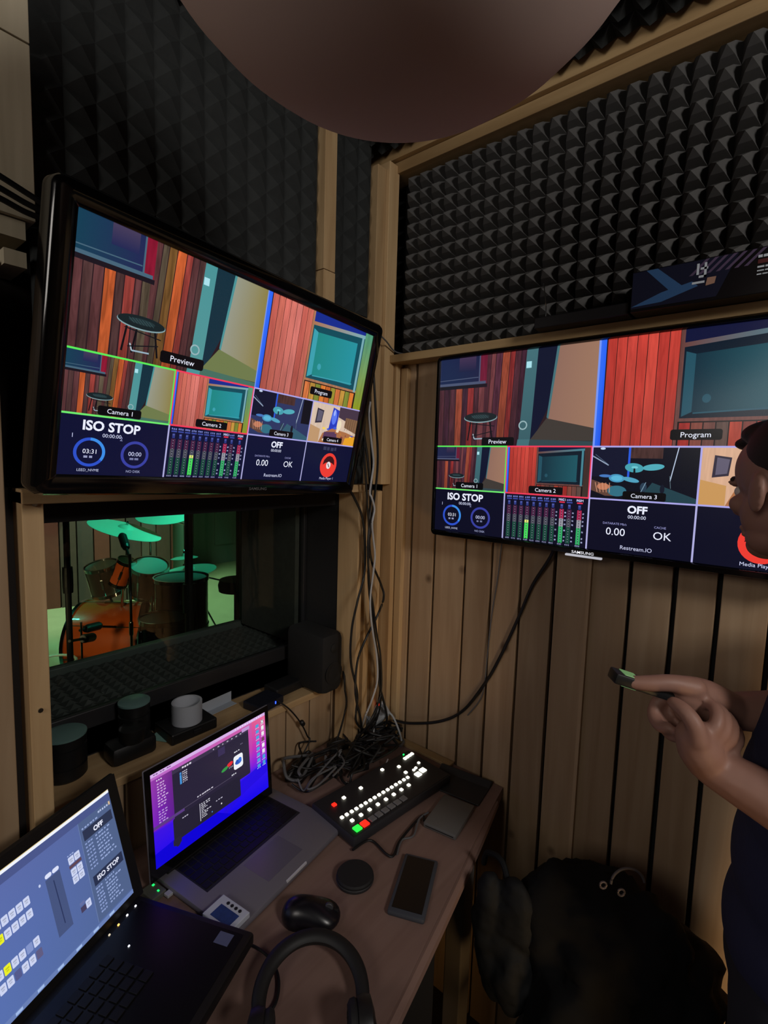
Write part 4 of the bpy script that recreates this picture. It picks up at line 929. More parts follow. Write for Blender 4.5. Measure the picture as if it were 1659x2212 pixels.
# power strip and white plugs in the corner
ps = thing('power_strip', 'white power strip standing in the corner among the cables', 'power strip', mw=frame((0.0, -0.055, ZD+.075), (0.5, .3, .6), (-.6, .1, .5)))
one('body', lambda bm: box(bm, -.055, .045, -.024, .024, -.012, .012, bev=.006), mat('strip_white', (188, 194, 200), .5), ps, smooth=True)
for k in range(3): one('socket', lambda bm: lathe(bm, [(.016, .012), (.017, .014), (.013, .0145), (.012, .011)], 24, Matrix.Translation((-.036+k*.034, 0, 0))), mat('strip_socket', (150, 154, 160), .5), ps, smooth=True)
one('switch', lambda bm: box(bm, .030, .036, .014, .020, .0115, .0145), mat('red_led', (255, 60, 30), .4, emit=(255, 50, 30), es=2), ps)
for k, (px, lb) in enumerate((((838, 1570), 'white plug lying at the right of the tangle'),)):
    pp_ = onz(*px, ZD+.03); pg = thing('plug', lb, 'plug', (pp_.x, pp_.y, ZD))
    one('body', lambda bm: lathe(bm, [(.008, 0.001), (.016, .004), (.018, .02), (.015, .026)], 24), mat('strip_white', (188, 194, 200), .5), pg, smooth=True)
    one('face', lambda bm: lathe(bm, [(.009, .026), (.008, .028)], 20), rubber_g, pg)
cable([(0.02, -.05, ZD+.10), (.05, -.04, ZD+.09), (.075, -.035, ZD+.05), (.085, -.03, ZD+.015)], .003, rubber_w, 'white cord arching right from the power strip')
cable([(0.0, -.07, ZD+.08), (.03, -.10, ZD+.045), (.045, -.12, ZD+.02), (.02, -.15, ZD+.03)], .0028, rubber_w, 'white cord bent in front of the power strip')

# ---------------------------------------------------------------- sill
ZS = 0.936
def lens(p, r, h, lb, top):
    t = thing('camera_lens', lb, 'lens', (p[0], p[1], ZS), group='lenses on the window sill')
    one('barrel', lambda bm: lathe(bm, [(r*.92, 0), (r, .004), (r, h*.30), (r*.95, h*.31), (r*.95, h*.36), (r, h*.37), (r, h*.72), (r*.93, h*.73), (r*.93, h*.78), (r, h*.79), (r, h*.96)], 40), mat('lens_black', (14, 14, 15), .45), t, smooth=True)
    one('lens_cap', lambda bm: lathe(bm, [(r*1.02, h*.955), (r*1.02, h*.99), (r*.97, h), (.001, h)], 40), mat('cap_teal_lit', (90, 120, 116), .35), t, smooth=True)  # teal light from the live room is put into the cap colour
lens((-.185, -.862), .041, .095, 'leftmost upright black lens on the sill beside the wooden post', None)
lens((-.190, -.715), .034, .112, 'taller upright black lens on the sill, second from the post', None)
cp = thing('camera', 'black camera lying on the sill in front of the taller lens', 'camera', (-.155, -.74, ZS))
one('body', lambda bm: box(bm, -.03, .03, -.05, .05, 0, .045, bev=.012), mat('lens_black', (14, 14, 15), .45), cp, smooth=True)
one('lens', lambda bm: lathe(bm, [(.026, 0), (.028, .01), (.028, .03), (.022, .034)], 32, Matrix.Translation((.012, .0, .044))), mat('lens_black', (14, 14, 15), .45), cp, smooth=True)
bb = thing('storage_case', 'low black case on the sill carrying the tape roll', 'case', (-.165, -.595, ZS))
one('body', lambda bm: box(bm, -.045, .045, -.065, .055, 0, .028, bev=.004), mat('lens_black', (14, 14, 15), .45), bb)
one('latch', lambda bm: box(bm, .044, .048, -.01, .01, .01, .02, bev=.001), blackp, bb)
tp = thing('tape_roll', 'grey roll of tape standing open on the black case', 'tape roll', (-.160, -.600, ZS+.0285))
one('tape', lambda bm: (lathe(bm, [(.036, 0), (.036, .050), (.0328, .050), (.0328, 0), (.036, 0)], 48, cap=False)), mat('tape_grey', (160, 164, 172), .35), tp, smooth=True)
one('core', lambda bm: lathe(bm, [(.0326, 0.0005), (.0326, .0495), (.0312, .0495), (.0312, 0.0005), (.0326, .0005)], 48, cap=False), mat('core_grey', (180, 184, 192), .6), tp, smooth=True)
cdp = thing('paper_card', 'crumpled greenish card under the left side of the tape roll', 'card', (-.175, -.655, ZS), rot=(0, 0, .5))
one('sheet', lambda bm: box(bm, -.022, .022, -.018, .018, .0005, .0025, M=Matrix.Rotation(.15, 4, 'X') @ Matrix.Translation((0, 0, .004))), mat('card_green', (120, 160, 150), .7), cdp)
pp = thing('paper_sheet', 'pale folded paper on the sill right of the tape roll', 'paper', (-.20, -.49, ZS), rot=(0, 0, .1))
one('sheet', lambda bm: (box(bm, -.012, .012, -.055, .055, 0.0005, .0015), box(bm, -.0125, -.0115, -.055, .055, 0.0005, .030)), mat('paper_white', (170, 178, 188), .8), pp)
hb = thing('usb_hub', 'dark box with a blue light at the edge of the sill', 'usb hub', (-.135, -.39, ZS), rot=(0, 0, .15))
one('body', lambda bm: box(bm, -.03, .038, -.045, .045, 0, .022, bev=.003), mat('hub_black', (20, 22, 34), .4), hb)
one('status_light', lambda bm: box(bm, .0372, .0392, .010, .013, .010, .017), mat('blue_led', (60, 90, 255), .4, emit=(40, 70, 255), es=4), hb)
ab = thing('power_adapter', 'long black power adapter lying along the sill', 'power adapter', (-.165, -.27, ZS), rot=(0, 0, .05))
one('body', lambda bm: box(bm, -.028, .03, -.075, .075, 0, .028, bev=.004), mat('adapter_black', (26, 26, 28), .4), ab)
one('cord_grip', lambda bm: tube(bm, [(.0, .074, .014), (.0, .09, .014)], .005, 8), rubber, ab)
jk = thing('cable_plug', 'black jack plug with a white label on the sill', 'plug', (-.115, -.155, ZS+.0085))
one('sleeve', lambda bm: tube(bm, [(-.02, -.05, 0), (0.0, .0, 0.002)], .006, 10), rubber, jk)
one('label_wrap', lambda bm: tube(bm, [(-.0, .0, .002), (.008, .026, .002)], .0062, 10), rubber_w, jk)
spk = thing('speaker', 'dark speaker cabinet on the right end of the sill', 'speaker', (-.125, -.208, ZS))
one('cabinet', lambda bm: box(bm, -.085, .085, -.045, .045, 0.0005, .185, bev=.024), mat('cabinet_black', (15, 15, 17), .8, noise=.15, nscale=80), spk, smooth=True)
one('woofer', lambda bm: lathe(bm, [(.032, .0845), (.033, .087), (.028, .088), (.012, .082), (.001, .083)], 32, Matrix.Translation((0, 0, .065)) @ Matrix.Rotation(PI/2, 4, 'Y')), mat('cone_black', (14, 14, 15), .7), spk, smooth=True)
one('tweeter', lambda bm: lathe(bm, [(.014, .0845), (.014, .087), (.008, .089), (.001, .09)], 24, Matrix.Translation((0, 0, .140)) @ Matrix.Rotation(PI/2, 4, 'Y')), mat('cone_black', (14, 14, 15), .7), spk, smooth=True)

# ---------------------------------------------------------------- on the rail above the right television
ZR = 1.9345
rt = thing('wireless_receiver', 'low black receiver with a thin metal antenna on the pine rail', 'receiver', (.575, -.052, ZR))
one('case', lambda bm: box(bm, -.105, .095, -.044, .04, 0, .024, bev=.002), mat('receiver_black', (16, 16, 20), .45), rt)
one('antenna', lambda bm: tube(bm, [(-.093, -.01, .022), (-.094, -.01, .06), (-.1015, -.012, .108)], .0013, 8), chrome, rt)
bx = thing('printed_box', 'black glossy box with a blue picture above the right television', 'box', (.79, -.052, ZR))
one('carton', lambda bm: box(bm, -.115, .24, -.05, .04, 0, .078, bev=.001), mat('carton_black', (12, 12, 16), .3), bx)
bm = B(); lay = []
def flat(bm, pts, y, mi):
    f = bm.faces.new([bm.verts.new((x, y, z)) for x, z in pts]); f.material_index = mi
flat(bm, [(-.114, .006), (.03, .006), (.06, .076), (-.114, .076)], -.0505, 0)
flat(bm, [(-.114, .01), (-.06, .012), (.0, .030), (-.01, .040), (-.06, .03)], -.0507, 1); flat(bm, [(-.09, .076), (-.07, .076), (-.02, .03), (-.045, .028)], -.0508, 1)
for k in range(7):
    x_ = .01+k*.014; flat(bm, [(x_, .076), (x_+.006, .076), (x_-.02, .05), (x_-.026, .05)], -.0509, 2)
for (x_, z_, w_, h_) in ((-.01, .034, .02, .004), (-.004, .05, .004, .02), (.008, .044, .004, .026), (.002, .058, .012, .004), (.0, .044, .012, .004)): flat(bm, [(x_, z_), (x_+w_, z_), (x_+w_, z_+h_), (x_, z_+h_)], -.0511, 3)
flat(bm, [(.012, .028), (.026, .030), (.028, .042), (.014, .042)], -.0512, 4)
finish('picture', bm, [mat('print_night', (24, 28, 52), .4), mat('print_blue', (60, 100, 150), .4), mat('print_mauve', (96, 80, 110), .4), mat('print_white', (215, 225, 235), .4), mat('print_skin', (180, 140, 120), .4)], bx)
def lines(bm):
    for z_, h_, mi in ((.060, .0045, 0), (.050, .007, 1), (.043, .003, 0), (.037, .002, 0), (.031, .002, 0)):
        x_ = .088
        for q in range(14):
            w_ = random.uniform(.005, .010)
            if mi == 1: w_ = .0114
            box(bm, x_, x_+w_, -.0512, -.0503, z_, z_+h_, mi=mi); x_ += w_+(.0 if mi == 1 else .0015)
finish('print_lines', (lambda bm: (lines(bm), bm)[1])(B()), [mat('print_white', (215, 225, 235), .4), mat('print_red', (96, 40, 40), .5)], bx)

# ---------------------------------------------------------------- paper globe
gb = thing('globe_lampshade', 'large round unlit paper globe shade hanging at the top of the frame', 'lamp shade', (0.722, -0.917, 2.098))
def globe(bm):
    R_ = .2125; n = 40; prof = []
    for i in range(n+1):
        a = -PI/2+.0005+PI*i/n*.94
        prof.append((R_*math.cos(a)*(1+.0022*math.cos(i*PI)), R_*math.sin(a)))
    lathe(bm, prof, 96, cap=False)
one('shade', globe, mat('paper_mauve', (186, 164, 156), .8, noise=.04, nscale=8), gb, smooth=True, angle=60)
one('socket', lambda bm: lathe(bm, [(.02, .19), (.024, .2), (.024, .25), (.008, .27)], 24), rubber_w, gb)
one('cord', lambda bm: tube(bm, [(0, 0, .26), (0, 0, .402)], .003, 8), rubber_w, gb)

# ---------------------------------------------------------------- chair, bag, plastic bag
ch = thing('stool', 'black stool under the bulky bag between desk and plank wall', 'stool', (.775, -.27, 0))
fab = mat('chair_black', (20, 20, 21), .9, noise=.2, nscale=60)
one('seat', lambda bm: lathe(bm, [(.16, .41), (.175, .42), (.175, .445), (.16, .455), (.001, .458)], 40), fab, ch, smooth=True)
for k in range(4):
    a_ = PI/4+k*PI/2
    one('leg', lambda bm: tube(bm, [(math.cos(a_)*.11, math.sin(a_)*.11, .412), (math.cos(a_)*.13, math.sin(a_)*.13, 0.002)], .011, 8), blackp, ch)

def blob_mesh(name, parts, voxel, m, parent=None, smooth_it=4, disp=0.0, nsc=.09):
    """one continuous surface from overlapping tapered limbs and ellipsoids"""
    bm = B()
    for pt_ in parts:
        if pt_[0] == 'limb':
            P, R_ = [Vector(q) for q in pt_[1]], pt_[2]
            PP = catmull(P, 6); n = len(PP)
            RR = [np.interp(i/(n-1)*(len(P)-1), range(len(P)), R_) for i in range(n)]
            fl = pt_[3] if len(pt_) > 3 else None
            for p_, r_ in zip(PP, RR):
                mt = Matrix.Translation(p_) @ (fl if fl is not None else Matrix.Identity(4)) @ Matrix.Diagonal((r_, r_, r_, 1))
                bmesh.ops.create_icosphere(bm, subdivisions=2 if r_ < .03 else 3, radius=1, matrix=mt)
            for a, b_, ra, rb in zip(PP, PP[1:], RR, RR[1:]):
                if fl is None: tube(bm, [a, b_], lambda t, ra=ra, rb=rb: ra+(rb-ra)*t, 14, raw=True)
        else:
            bmesh.ops.create_icosphere(bm, subdivisions=4, radius=1, matrix=pt_[1])
    o = finish(name, bm, m, None)
    md = o.modifiers.new('r', 'REMESH'); md.mode = 'VOXEL'; md.voxel_size = voxel
    ms_ = o.modifiers.new('s', 'SMOOTH'); ms_.iterations = smooth_it; ms_.factor = .5
    if disp:
        tx = bpy.data.textures.new(name, 'CLOUDS'); tx.noise_scale = nsc; tx.noise_depth = 3
        dm = o.modifiers.new('d', 'DISPLACE'); dm.texture = tx; dm.strength = disp; dm.mid_level = .5
    dg_ = bpy.context.evaluated_depsgraph_get(); me = bpy.data.meshes.new_from_object(o.evaluated_get(dg_))
    old = o.data; o.modifiers.clear(); o.data = me; bpy.data.meshes.remove(old)
    me.polygons.foreach_set('use_smooth', [True]*len(me.polygons))
    if parent is not None: o.parent = parent
    return o
def el(c, r, rot=(0, 0, 0)): return ('el', Matrix.Translation(c) @ Euler(rot).to_matrix().to_4x4() @ Matrix.Diagonal((*r, 1)))
bag = thing('bag', 'bulky black bag with two metal eyelets heaped on the stool', 'bag', (.775, -.25, .46))
bo_ = blob_mesh('body', [el((-.01, -.02, .13), (.165, .13, .12)), el((-.02, .0, .25), (.15, .10, .14)), el((.075, .03, .20), (.09, .09, .12)), el((-.09, -.02, .24), (.08, .08, .13)), el((.05, .0, .33), (.07, .06, .07))], .012, mat('bag_black', (11, 11, 12), .95, noise=.25, nscale=30, spec=.2), bag, 2, .09)
def ringat(name, px, py, z, r, t, m, lbl, parent, a0=0, a1=360):
    c = dep(px, py, z)-Vector(bag.location)
    def f(bm):
        P = [c+CR*(r*math.cos(math.radians(a)))+CU*(r*math.sin(math.radians(a))) for a in np.linspace(a0, a1, 28, endpoint=(a1-a0 != 360))]
        tube(bm, P, t, 8, raw=True, closed=(a1-a0 == 360))
    o = one(name, f, m, parent, smooth=True); o['label'] = lbl
eye_m = mat('eyelet_metal', (120, 112, 116), .4, metal=.8)
ringat('eyelet', 1303, 1912, .86, .0055, .0018, eye_m, 'left metal eyelet', bag); ringat('eyelet', 1342, 1928, .85, .0055, .0018, eye_m, 'right metal eyelet', bag)
ringat('strap_loop', 1356, 1912, .86, .029, .0022, mat('strap_grey', (70, 64, 66), .7), 'grey strap loop above the eyelets', bag, 10, 175)
pb = thing('plastic_bag', 'crumpled dark plastic bag hanging beside the right edge of the desk', 'plastic bag', (.585, -.33, .50))
blob_mesh('sack', [el((0, 0, .13), (.06, .045, .10)), el((.02, .0, .22), (.05, .03, .09)), el((-.03, -.01, .20), (.03, .03, .10)), el((.03, -.01, .12), (.04, .045, .08))], .006, mat('plastic_dark', (22, 23, 24), .7, noise=.3, nscale=25, bump=.4, spec=.15), pb, 3, .022, .05)
one('handle', lambda bm: tube(bm, [(.01, 0, .26), (-.02, .02, .31), (-.062, .035, .30), (-.075, .045, .262)], .006, 8), mat('plastic_dark', (22, 23, 24), .7), pb, smooth=True)

# ---------------------------------------------------------------- person
pr = thing('person', 'person in a navy t-shirt at the right edge, both hands holding a small remote', 'person', (1.11, -.27, 0))
O = Vector((1.11, -.27, 0))
SH = Vector((-.06, -.035, 0))
def w(v): return Vector(v)-O
skin = mat('skin_tone', (146, 108, 94), .55, noise=.08, nscale=40)
Hc = Vector((.968, -.245, 1.600)); fh = Vector((-.72, .68, -.10)).normalized(); sh = Vector((0, 0, 1)).cross(fh).normalized(); uh = fh.cross(sh)
Hm = Matrix((sh, fh, uh)).transposed().to_4x4(); Hm.translation = w(Hc)    # local x = his left, y = forward, z = up
def hel(c, r, rot=(0, 0, 0)): return ('el', Hm @ Matrix.Translation(c) @ Euler(rot).to_matrix().to_4x4() @ Matrix.Diagonal((*r, 1)))
head = [hel((0, -.012, .030), (.074, .092, .082)), hel((0, .040, .030), (.058, .046, .060)), hel((0, .028, -.035), (.056, .052, .060)), hel((0, .052, -.088), (.030, .028, .022)), hel((0, .030, -.075), (.048, .042, .030)),
    hel((0, .088, .014), (.040, .010, .010)), hel((0, .094, -.014), (.009, .012, .026), (.30, 0, 0)), hel((0, .103, -.032), (.014, .013, .010)), hel((0, .083, -.060), (.022, .012, .006)), hel((0, .081, -.071), (.019, .012, .007)),
    hel((.034, .066, -.022), (.018, .018, .016)), hel((-.034, .066, -.022), (.018, .018, .016)), hel((.076, -.006, -.008), (.008, .018, .030), (.15, 0, .3)), hel((-.076, -.006, -.008), (.008, .018, .030), (.15, 0, -.3)), hel((0, -.06, -.04), (.045, .045, .05))]
limb = lambda P, R_: ('limb', [w(q) for q in P], R_)
limb2 = lambda P, R_: ('limb', [w(q)+SH for q in P], R_)
body = head+[limb([(1.06, -.29, 1.42), (1.02, -.27, 1.48), (.985, -.250, 1.54)], [.064, .056, .054])]
body_legs = [limb([(1.11, -.345, .90), (1.10, -.365, .50), (1.14, -.365, .10)], [.082, .060, .042]), limb([(1.11, -.195, .90), (1.10, -.185, .50), (1.14, -.185, .10)], [.082, .060, .042]),
         limb([(1.15, -.365, .045), (1.06, -.37, .035), (.97, -.375, .025)], [.04, .04, .026]), limb([(1.15, -.185, .045), (1.06, -.18, .035), (.97, -.175, .025)], [.04, .04, .026])]
body += [('limb', [q+SH for q in l_[1]], l_[2]) for l_ in body_legs]
torso = [('el', Matrix.Translation(w(c)+SH) @ Matrix.Diagonal((*r, 1))) for c, r in (((1.12, -.27, .98), (.100, .150, .11)), ((1.125, -.27, 1.10), (.108, .145, .12)), ((1.13, -.27, 1.24), (.112, .155, .13)), ((1.135, -.27, 1.35), (.100, .160, .085)), ((1.12, -.27, 1.41), (.070, .130, .050)))]
body += torso
Aw, Ae, As = (.9188, -.334, 1.271), (1.09, -.165, 1.240), (1.09, -.16, 1.37)
Bw, Be, Bs = (.905, -.4295, 1.2265), (1.12, -.455, 1.160), (1.105, -.43, 1.37)
body += [limb([As, Ae], [.052, .040]), limb([Ae, (1.02, -.235, 1.262), Aw], [.042, .037, .026]), limb([Bs, Be], [.052, .040]), limb([Be, (1.01, -.43, 1.196), Bw], [.042, .037, .026])]
# right hand (far arm): palm, thumb along the remote, four curled fingers
def D(px, py, z): return tuple(dep(px, py, z))
body += [limb([Aw, D(1525, 1512, .725), D(1480, 1500, .715)], [.026, .029, .027]), limb([D(1560, 1530, .735), D(1520, 1540, .72), D(1490, 1535, .712)], [.024, .026, .022]),
    limb([D(1500, 1487, .70), D(1450, 1476, .70), D(1400, 1476, .705), D(1362, 1474, .712)], [.016, .0125, .0115, .0095]),
    limb([D(1478, 1490, .73), D(1432, 1505, .74), D(1412, 1540, .735), D(1425, 1568, .715), D(1445, 1572, .70)], [.0105, .010, .0095, .009, .0082]),
    limb([D(1488, 1505, .73), D(1450, 1530, .74), D(1436, 1562, .73), D(1450, 1588, .71), D(1470, 1588, .695)], [.0105, .010, .0095, .009, .0082]),
    limb([D(1500, 1520, .73), D(1472, 1548, .735), D(1462, 1580, .722), D(1477, 1602, .705), D(1494, 1598, .69)], [.010, .0098, .0092, .0088, .008]),
    limb([D(1515, 1535, .73), D(1495, 1562, .73), D(1488, 1588, .718), D(1500, 1610, .70), D(1515, 1604, .688)], [.009, .009, .0084, .008, .0074])]
# left hand (near arm) cupping from below
body += [limb([Bw, D(1512, 1618, .672), D(1500, 1590, .670)], [.026, .028, .024]),
    limb([D(1510, 1600, .655), D(1500, 1565, .655), D(1478, 1535, .665), D(1455, 1518, .68)], [.0135, .0115, .0105, .009]),
    limb([D(1520, 1600, .665), D(1545, 1570, .66), D(1548, 1538, .672), D(1530, 1518, .69)], [.010, .0095, .009, .008]),
    limb([D(1528, 1612, .668), D(1560, 1585, .664), D(1566, 1552, .676), D(1550, 1528, .69)], [.010, .0095, .009, .008]),
    limb([D(1535, 1622, .672), D(1574, 1600, .668), D(1582, 1570, .678), D(1568, 1545, .69)], [.0098, .0092, .0088, .008]),
    limb([D(1540, 1632, .676), D(1584, 1616, .674), D(1595, 1590, .682), D(1583, 1566, .69)], [.009, .0085, .008, .0072])]
blob_mesh('body', body, .0036, skin, pr, 3)
eyew = mat('eye_white', (200, 195, 190), .3); iris = mat('eye_dark', (30, 22, 18), .2)
for s_ in (-1, 1):
    e = one('eye', lambda bm: bmesh.ops.create_uvsphere(bm, u_segments=16, v_segments=10, radius=.0105, matrix=Hm @ Matrix.Translation((s_*.030, .0705, -.002))), eyew, pr, smooth=True)
    one('iris', lambda bm: bmesh.ops.create_uvsphere(bm, u_segments=12, v_segments=8, radius=.0055, matrix=Hm @ Matrix.Translation((s_*.030, .0775, -.002))), iris, e, smooth=True)
    one('eyebrow', lambda bm: tube(bm, [Hm @ Vector((s_*.012, .0945, .018)), Hm @ Vector((s_*.026, .0905, .022)), Hm @ Vector((s_*.040, .080, .018))], .0025, 8), mat('hair_dark', (26, 20, 18), .7), pr, smooth=True)
blob_mesh('hair', [hel((0, -.026, .048), (.078, .092, .076)), hel((0, .035, .088), (.052, .046, .022)), hel((.0, .082, .078), (.03, .022, .012)), hel((0, -.075, .0), (.055, .042, .05))], .005, mat('hair_dark', (26, 20, 18), .8, noise=.3, nscale=90, bump=.6), pr, 2)
shirt = [('el', Matrix.Translation(w(c)+SH) @ Matrix.Diagonal((*r, 1))) for c, r in (((1.11, -.27, .97), (.122, .172, .11)), ((1.12, -.27, 1.07), (.128, .168, .15)), ((1.122, -.27, 1.17), (.128, .166, .14)), ((1.13, -.27, 1.24), (.126, .168, .13)), ((1.137, -.27, 1.35), (.112, .170, .085)), ((1.125, -.27, 1.405), (.080, .140, .050)))]
shirt += [limb([As, (1.09, -.16, 1.32), (1.09, -.162, 1.29)], [.062, .058, .057]), limb([Bs, (1.11, -.437, 1.30), (1.113, -.442, 1.26)], [.064, .060, .058])]
blob_mesh('t_shirt', shirt, .008, mat('shirt_navy', (30, 34, 66), .85, noise=.12, nscale=50, bump=.4), pr, 4)
blob_mesh('trousers', [('el', Matrix.Translation(w((1.11, -.27, .92))+SH) @ Matrix.Diagonal((.116, .166, .09, 1))), limb2([(1.11, -.355, .90), (1.10, -.365, .50), (1.14, -.365, .12)], [.102, .074, .062]), limb2([(1.11, -.195, .90), (1.10, -.185, .50), (1.14, -.185, .12)], [.102, .074, .062])], .009, mat('trousers_dark', (26, 28, 40), .9), pr, 4)
for y_ in (-.37, -.18): blob_mesh('shoe', [limb2([(1.15, y_, .05), (1.06, y_, .04), (.965, y_, .032)], [.05, .046, .034]), ], .008, mat('shoe_black', (20, 20, 20), .6), pr, 3)
rmA, rmL = aim(D(1322, 1457, .718), D(1490, 1512, .716))
rm = thing('remote_control', 'small dark remote with a pale green lit tip, held in the hands of the person', 'remote control', mw=rmA)
one('case', lambda bm: box(bm, -.014, .014, -.008, .008, 0, rmL, bev=.003), mat('remote_black', (24, 26, 28), .4), rm, smooth=True)
one('lit_window', lambda bm: (box(bm, -.011, .011, -.009, .009, .012, .034, bev=.001)), mat('remote_green', (110, 150, 100), .4, emit=(120, 170, 110), es=.35), rm)

# ================================================================= LIVE ROOM (behind the glass)
CRh = Vector((CR.x, CR.y, 0)).normalized(); TO = Vector((fwd.x, fwd.y, 0)).normalized()*-1
drumwood = mat('drum_amber', (210, 92, 34), .35, noise=.12, nscale=6, coat=.3); drumdark = mat('drum_dark', (44, 34, 34), .35, coat=.3)
headm = mat('drum_head', (120, 140, 134), .5); brass = mat('cymbal_bronze', (214, 212, 190), .5, metal=.0)
def cyl(name, c, n, r, h, m, lb, cat, lugs=8, legs=None, group=None, front=headm):
    n = Vector(n).normalized(); x_ = n.cross(Vector((.3, .1, .9))).normalized() if abs(n.z) < .95 else n.cross(Vector((1, 0, 0))).normalized()
    Mx = Matrix((x_, n.cross(x_), n)).transposed().to_4x4(); Mx.translation = c
    t = thing(name, lb, cat, mw=Mx, group=group)
    one('shell', lambda bm: lathe(bm, [(r, -h/2), (r, h/2)], 48, cap=False), m, t, smooth=True)
    for s_ in (-1, 1):
        one('head', lambda bm: lathe(bm, [(r*.98, s_*h/2-.002), (r*.98, s_*h/2+.002)], 48), front, t)
        one('hoop', lambda bm: lathe(bm, [(r, s_*h/2-.012), (r*1.04, s_*h/2-.012), (r*1.04, s_*h/2+.012), (r*.99, s_*h/2+.012)], 48, cap=False), chrome, t, smooth=True)
    for k in range(lugs):
        a = 2*PI*k/lugs; one('lug', lambda bm: (box(bm, r*.99, r*1.05, -.008, .008, -h*.18, h*.18, bev=.003, M=Matrix.Rotation(a, 4, 'Z')), tube(bm, [Matrix.Rotation(a, 4, 'Z') @ Vector((r*1.03, 0, -h/2)), Matrix.Rotation(a, 4, 'Z') @ Vector((r*1.03, 0, h/2))], .003, 6, raw=True)), chrome, t)
    if name == 'tom_drum':
        inv = Mx.inverted(); one('mount', lambda bm: tube(bm, [inv @ (Vector(c)-Vector((0, 0, h*.3))), inv @ Vector((kc.x+(c[0]-kc.x)*.5, kc.y+(c[1]-kc.y)*.5, kc.z+.27))], .009, 8, raw=True), chrome, t)
    if legs:
        inv = Mx.inverted()
        for a in legs:
            P_ = Vector(c)+Vector((math.cos(a)*r*1.05, math.sin(a)*r*1.05, 0)); Q_ = Vector((P_.x+math.cos(a)*.04, P_.y+math.sin(a)*.04, 0.005)); P_.z = c[2]+.05
            one('leg', lambda bm: tube(bm, [inv @ P_, inv @ Q_], .008, 8, raw=True), chrome, t)
    return t
kc = dep(262, 1372, 3.6); kc.z = .295
cyl('bass_drum', kc, CRh, .28, .50, drumwood, 'big amber bass drum lying on its side behind the glass', 'drum', 8, legs=None)
cyl('tom_drum', dep(226, 1250, 3.55), Vector((0, 0, 1))+TO*.25-CRh*.1, .105, .20, drumdark, 'dark tom drum on the left above the bass drum', 'drum', 6)
cyl('tom_drum', dep(265, 1236, 3.40), Vector((0, 0, 1))-CRh*(-.45)+TO*.1, .060, .17, drumwood, 'small amber lit tom drum between the two dark toms', 'drum', 6)
cyl('tom_drum', dep(322, 1250, 3.45), Vector((0, 0, 1))+TO*.3+CRh*.2, .12, .20, drumdark, 'dark tom drum on the right, under the large cymbal', 'drum', 6)
ftc = dep(392, 1300, 3.3); cyl('floor_tom', ftc, (0, 0, 1), .165, .32, mat('drum_maroon', (60, 28, 30), .35, coat=.3), 'floor tom with a teal lit head right of the bass drum', 'drum', 6, legs=[0, 2.1, 4.2])
snc = dep(356, 1310, 2.95); snc.z = .60; cyl('snare_drum', snc, (0, 0, 1), .14, .14, drumdark, 'shallow snare drum beside the floor tom', 'drum', 6, legs=[.5, 2.6, 4.7])
def cymbal(px, py, d, r, slope, nt, lb, sx=None, stand=True):
    c = dep(px, py, d); a = math.radians(slope); k = math.sqrt(1-nt*nt)
    n = (CRh*math.sin(a)*k+Vector((0, 0, 1))*math.cos(a)*k+TO*nt).normalized(); x_ = n.cross(TO).normalized()
    Mx = Matrix((x_, n.cross(x_), n)).transposed().to_4x4(); Mx.translation = c
    t = thing('cymbal', lb, 'cymbal', mw=Mx, group='cymbals of the drum kit')
    one('plate', lambda bm: lathe(bm, [(r, -.016), (r*.7, -.007), (r*.22, .0), (r*.18, .012), (.012, .022), (.010, .020), (r*.17, .009), (r*.22, -.003), (r*.7, -.010), (r, -.0175)], 64, cap=False), brass, t, smooth=True)
    one('wing_nut', lambda bm: lathe(bm, [(.008, .02), (.008, .04), (.003, .05)], 12), chrome, t)
    if stand:
        off = {272: -TO*.46-CRh*.05, 352: -TO*.40, 408: CRh*.34-TO*.1, 398: -TO*.15+CRh*.1}[px]
        s_ = thing('cymbal_stand', 'chrome stand carrying the '+lb.split(' at ')[0], 'stand', (c.x+off.x, c.y+off.y, 0))
        z = c.z; tip = Vector((-off.x, -off.y, z-.03))
        one('pole', lambda bm: (tube(bm, [(0, 0, .25), (0, 0, z*.6)], .013, 10, raw=True), tube(bm, [(0, 0, z*.6), (0, 0, z-.12)], .008, 10, raw=True), lathe(bm, [(.018, z*.58), (.018, z*.62)], 12)), chrome, s_)
        one('boom', lambda bm: tube(bm, [(0, 0, z-.13), tip], .006, 8, raw=True), chrome, s_)
        for q in range(3):
            a_ = 1+q*2*PI/3; one('leg', lambda bm: tube(bm, [(0, 0, .42), (math.cos(a_)*.2, math.sin(a_)*.2, .008)], .007, 8, raw=True), chrome, s_)
cymbal(272, 1140, 3.45, .235, 17, -.03, 'large tilted crash cymbal at the upper left of the kit')
cymbal(352, 1110, 3.7, .185, 4, .22, 'second crash cymbal at the top, cut by the window header')
cymbal(408, 1229, 3.55, .185, -6, .08, 'ride cymbal at the right of the kit')
cymbal(398, 1201, 3.9, .10, -5, -.04, 'small splash cymbal at the back of the kit')
th_ = dep(512, 1262, 3.3); t = thing('drum_throne', 'round black stool seat at the right edge of the window', 'stool', (th_.x, th_.y, 0))
one('seat', lambda bm: lathe(bm, [(.02, th_.z-.04), (.115, th_.z-.04), (.12, th_.z), (.11, th_.z+.035), (.02, th_.z+.04)], 36), mat('seat_black', (28, 28, 30), .4), t, smooth=True)
one('pole', lambda bm: tube(bm, [(0, 0, .2), (0, 0, th_.z-.04)], .02, 10, raw=True), blackp, t)
for q in range(3): one('leg', lambda bm: tube(bm, [(0, 0, .35), (math.cos(q*2.09)*.25, math.sin(q*2.09)*.25, .01)], .012, 8, raw=True), chrome, t)
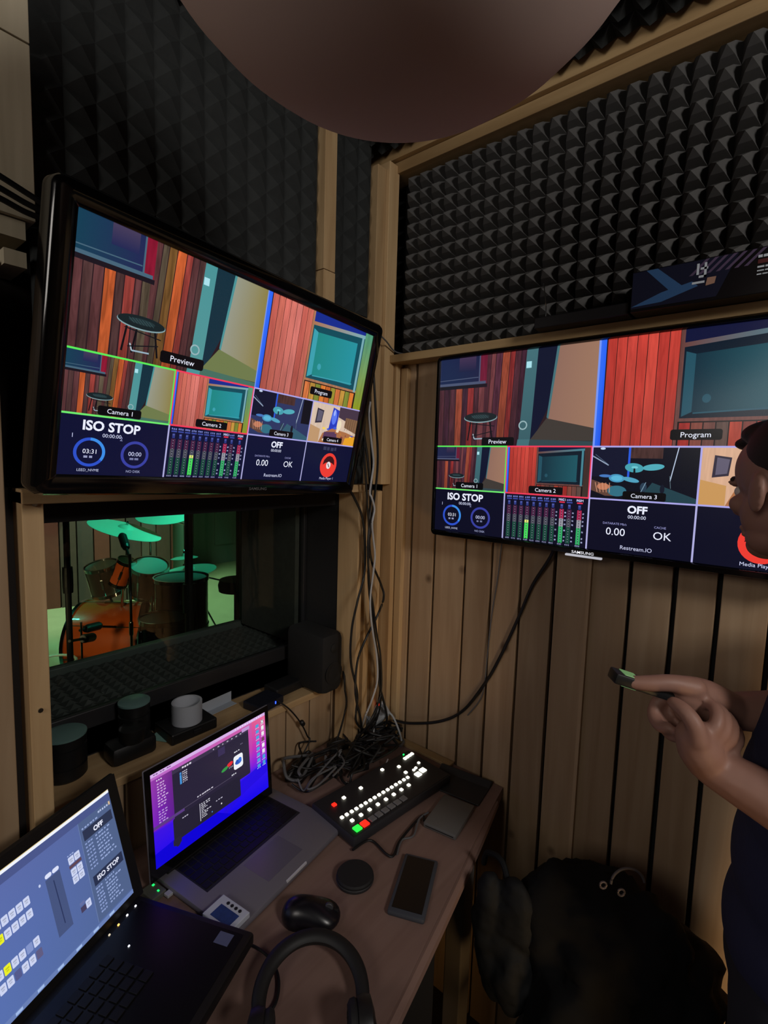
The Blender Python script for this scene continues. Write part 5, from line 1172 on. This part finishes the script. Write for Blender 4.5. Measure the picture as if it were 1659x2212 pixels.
def mic_stand(px, py, d, r, top, lb, boom=None):
    pm_ = chrome if 'thin' in lb else blackp
    c = dep(px, py, d); t = thing('microphone_stand', lb, 'stand', (c.x, c.y, 0))
    one('pole', lambda bm: (tube(bm, [(0, 0, .02), (0, 0, top)], r, 12, raw=True), lathe(bm, [(r*1.5, top*.5), (r*1.6, top*.52), (r*1.6, top*.56), (r*1.5, top*.58)], 14)), pm_, t)
    one('base', lambda bm: lathe(bm, [(.14 if r > .009 else .06, .002), (.14 if r > .009 else .06, .012), (.03, .03), (.02, .05)], 36), blackp, t)
    if boom:
        a, b_ = [Vector(q)-Vector((c.x, c.y, 0)) for q in boom]
        bo2 = one('boom', lambda bm: tube(bm, [a, b_], .008, 8, raw=True), blackp, t)
        one('microphone', lambda bm: lathe(bm, [(.02, -.06), (.026, -.04), (.026, .05), (.018, .065)], 16, aim(b_, b_+(b_-a))[0]), mat('mic_dark', (22, 24, 24), .4), t)
mic_stand(148, 1300, 2.7, .016, 1.75, 'thick black microphone stand on the left behind the glass', (dep(150, 1385, 2.7), dep(190, 1378, 2.9)))
mic_stand(408, 1230, 2.4, .019, 1.75, 'thick black pole standing in front of the ride cymbal')
mic_stand(283, 1330, 3.1, .008, 1.02, 'thin stand with a clamp in the middle of the kit', (dep(283, 1215, 3.1), dep(268, 1170, 3.2)))
mic_stand(305, 1380, 3.0, .006, .62, 'short stand with a black microphone before the bass drum', (dep(305, 1350, 3.0), dep(311, 1322, 3.05)))
mic_stand(176, 1370, 3.0, .006, .62, 'short stand with a thin silver boom at the left of the bass drum', (dep(172, 1362, 3.0), dep(200, 1355, 3.1)))
rg = onz(112, 1432, .36); t = thing('white_ring', 'white ring at the lower left behind the glass', 'ring', (rg.x, rg.y, .36))
one('hoop', lambda bm: tube(bm, [(.125*math.cos(a), .125*math.sin(a), 0) for a in np.linspace(0, 2*PI, 40, endpoint=False)], .008, 8, raw=True, closed=True), mat('ring_white', (200, 225, 205), .5), t, smooth=True)
for q in range(3): one('leg', lambda bm: tube(bm, [(.125*math.cos(q*2.1), .125*math.sin(q*2.1), 0), (.14*math.cos(q*2.1), .14*math.sin(q*2.1), -.355)], .006, 6, raw=True), black_m, t)
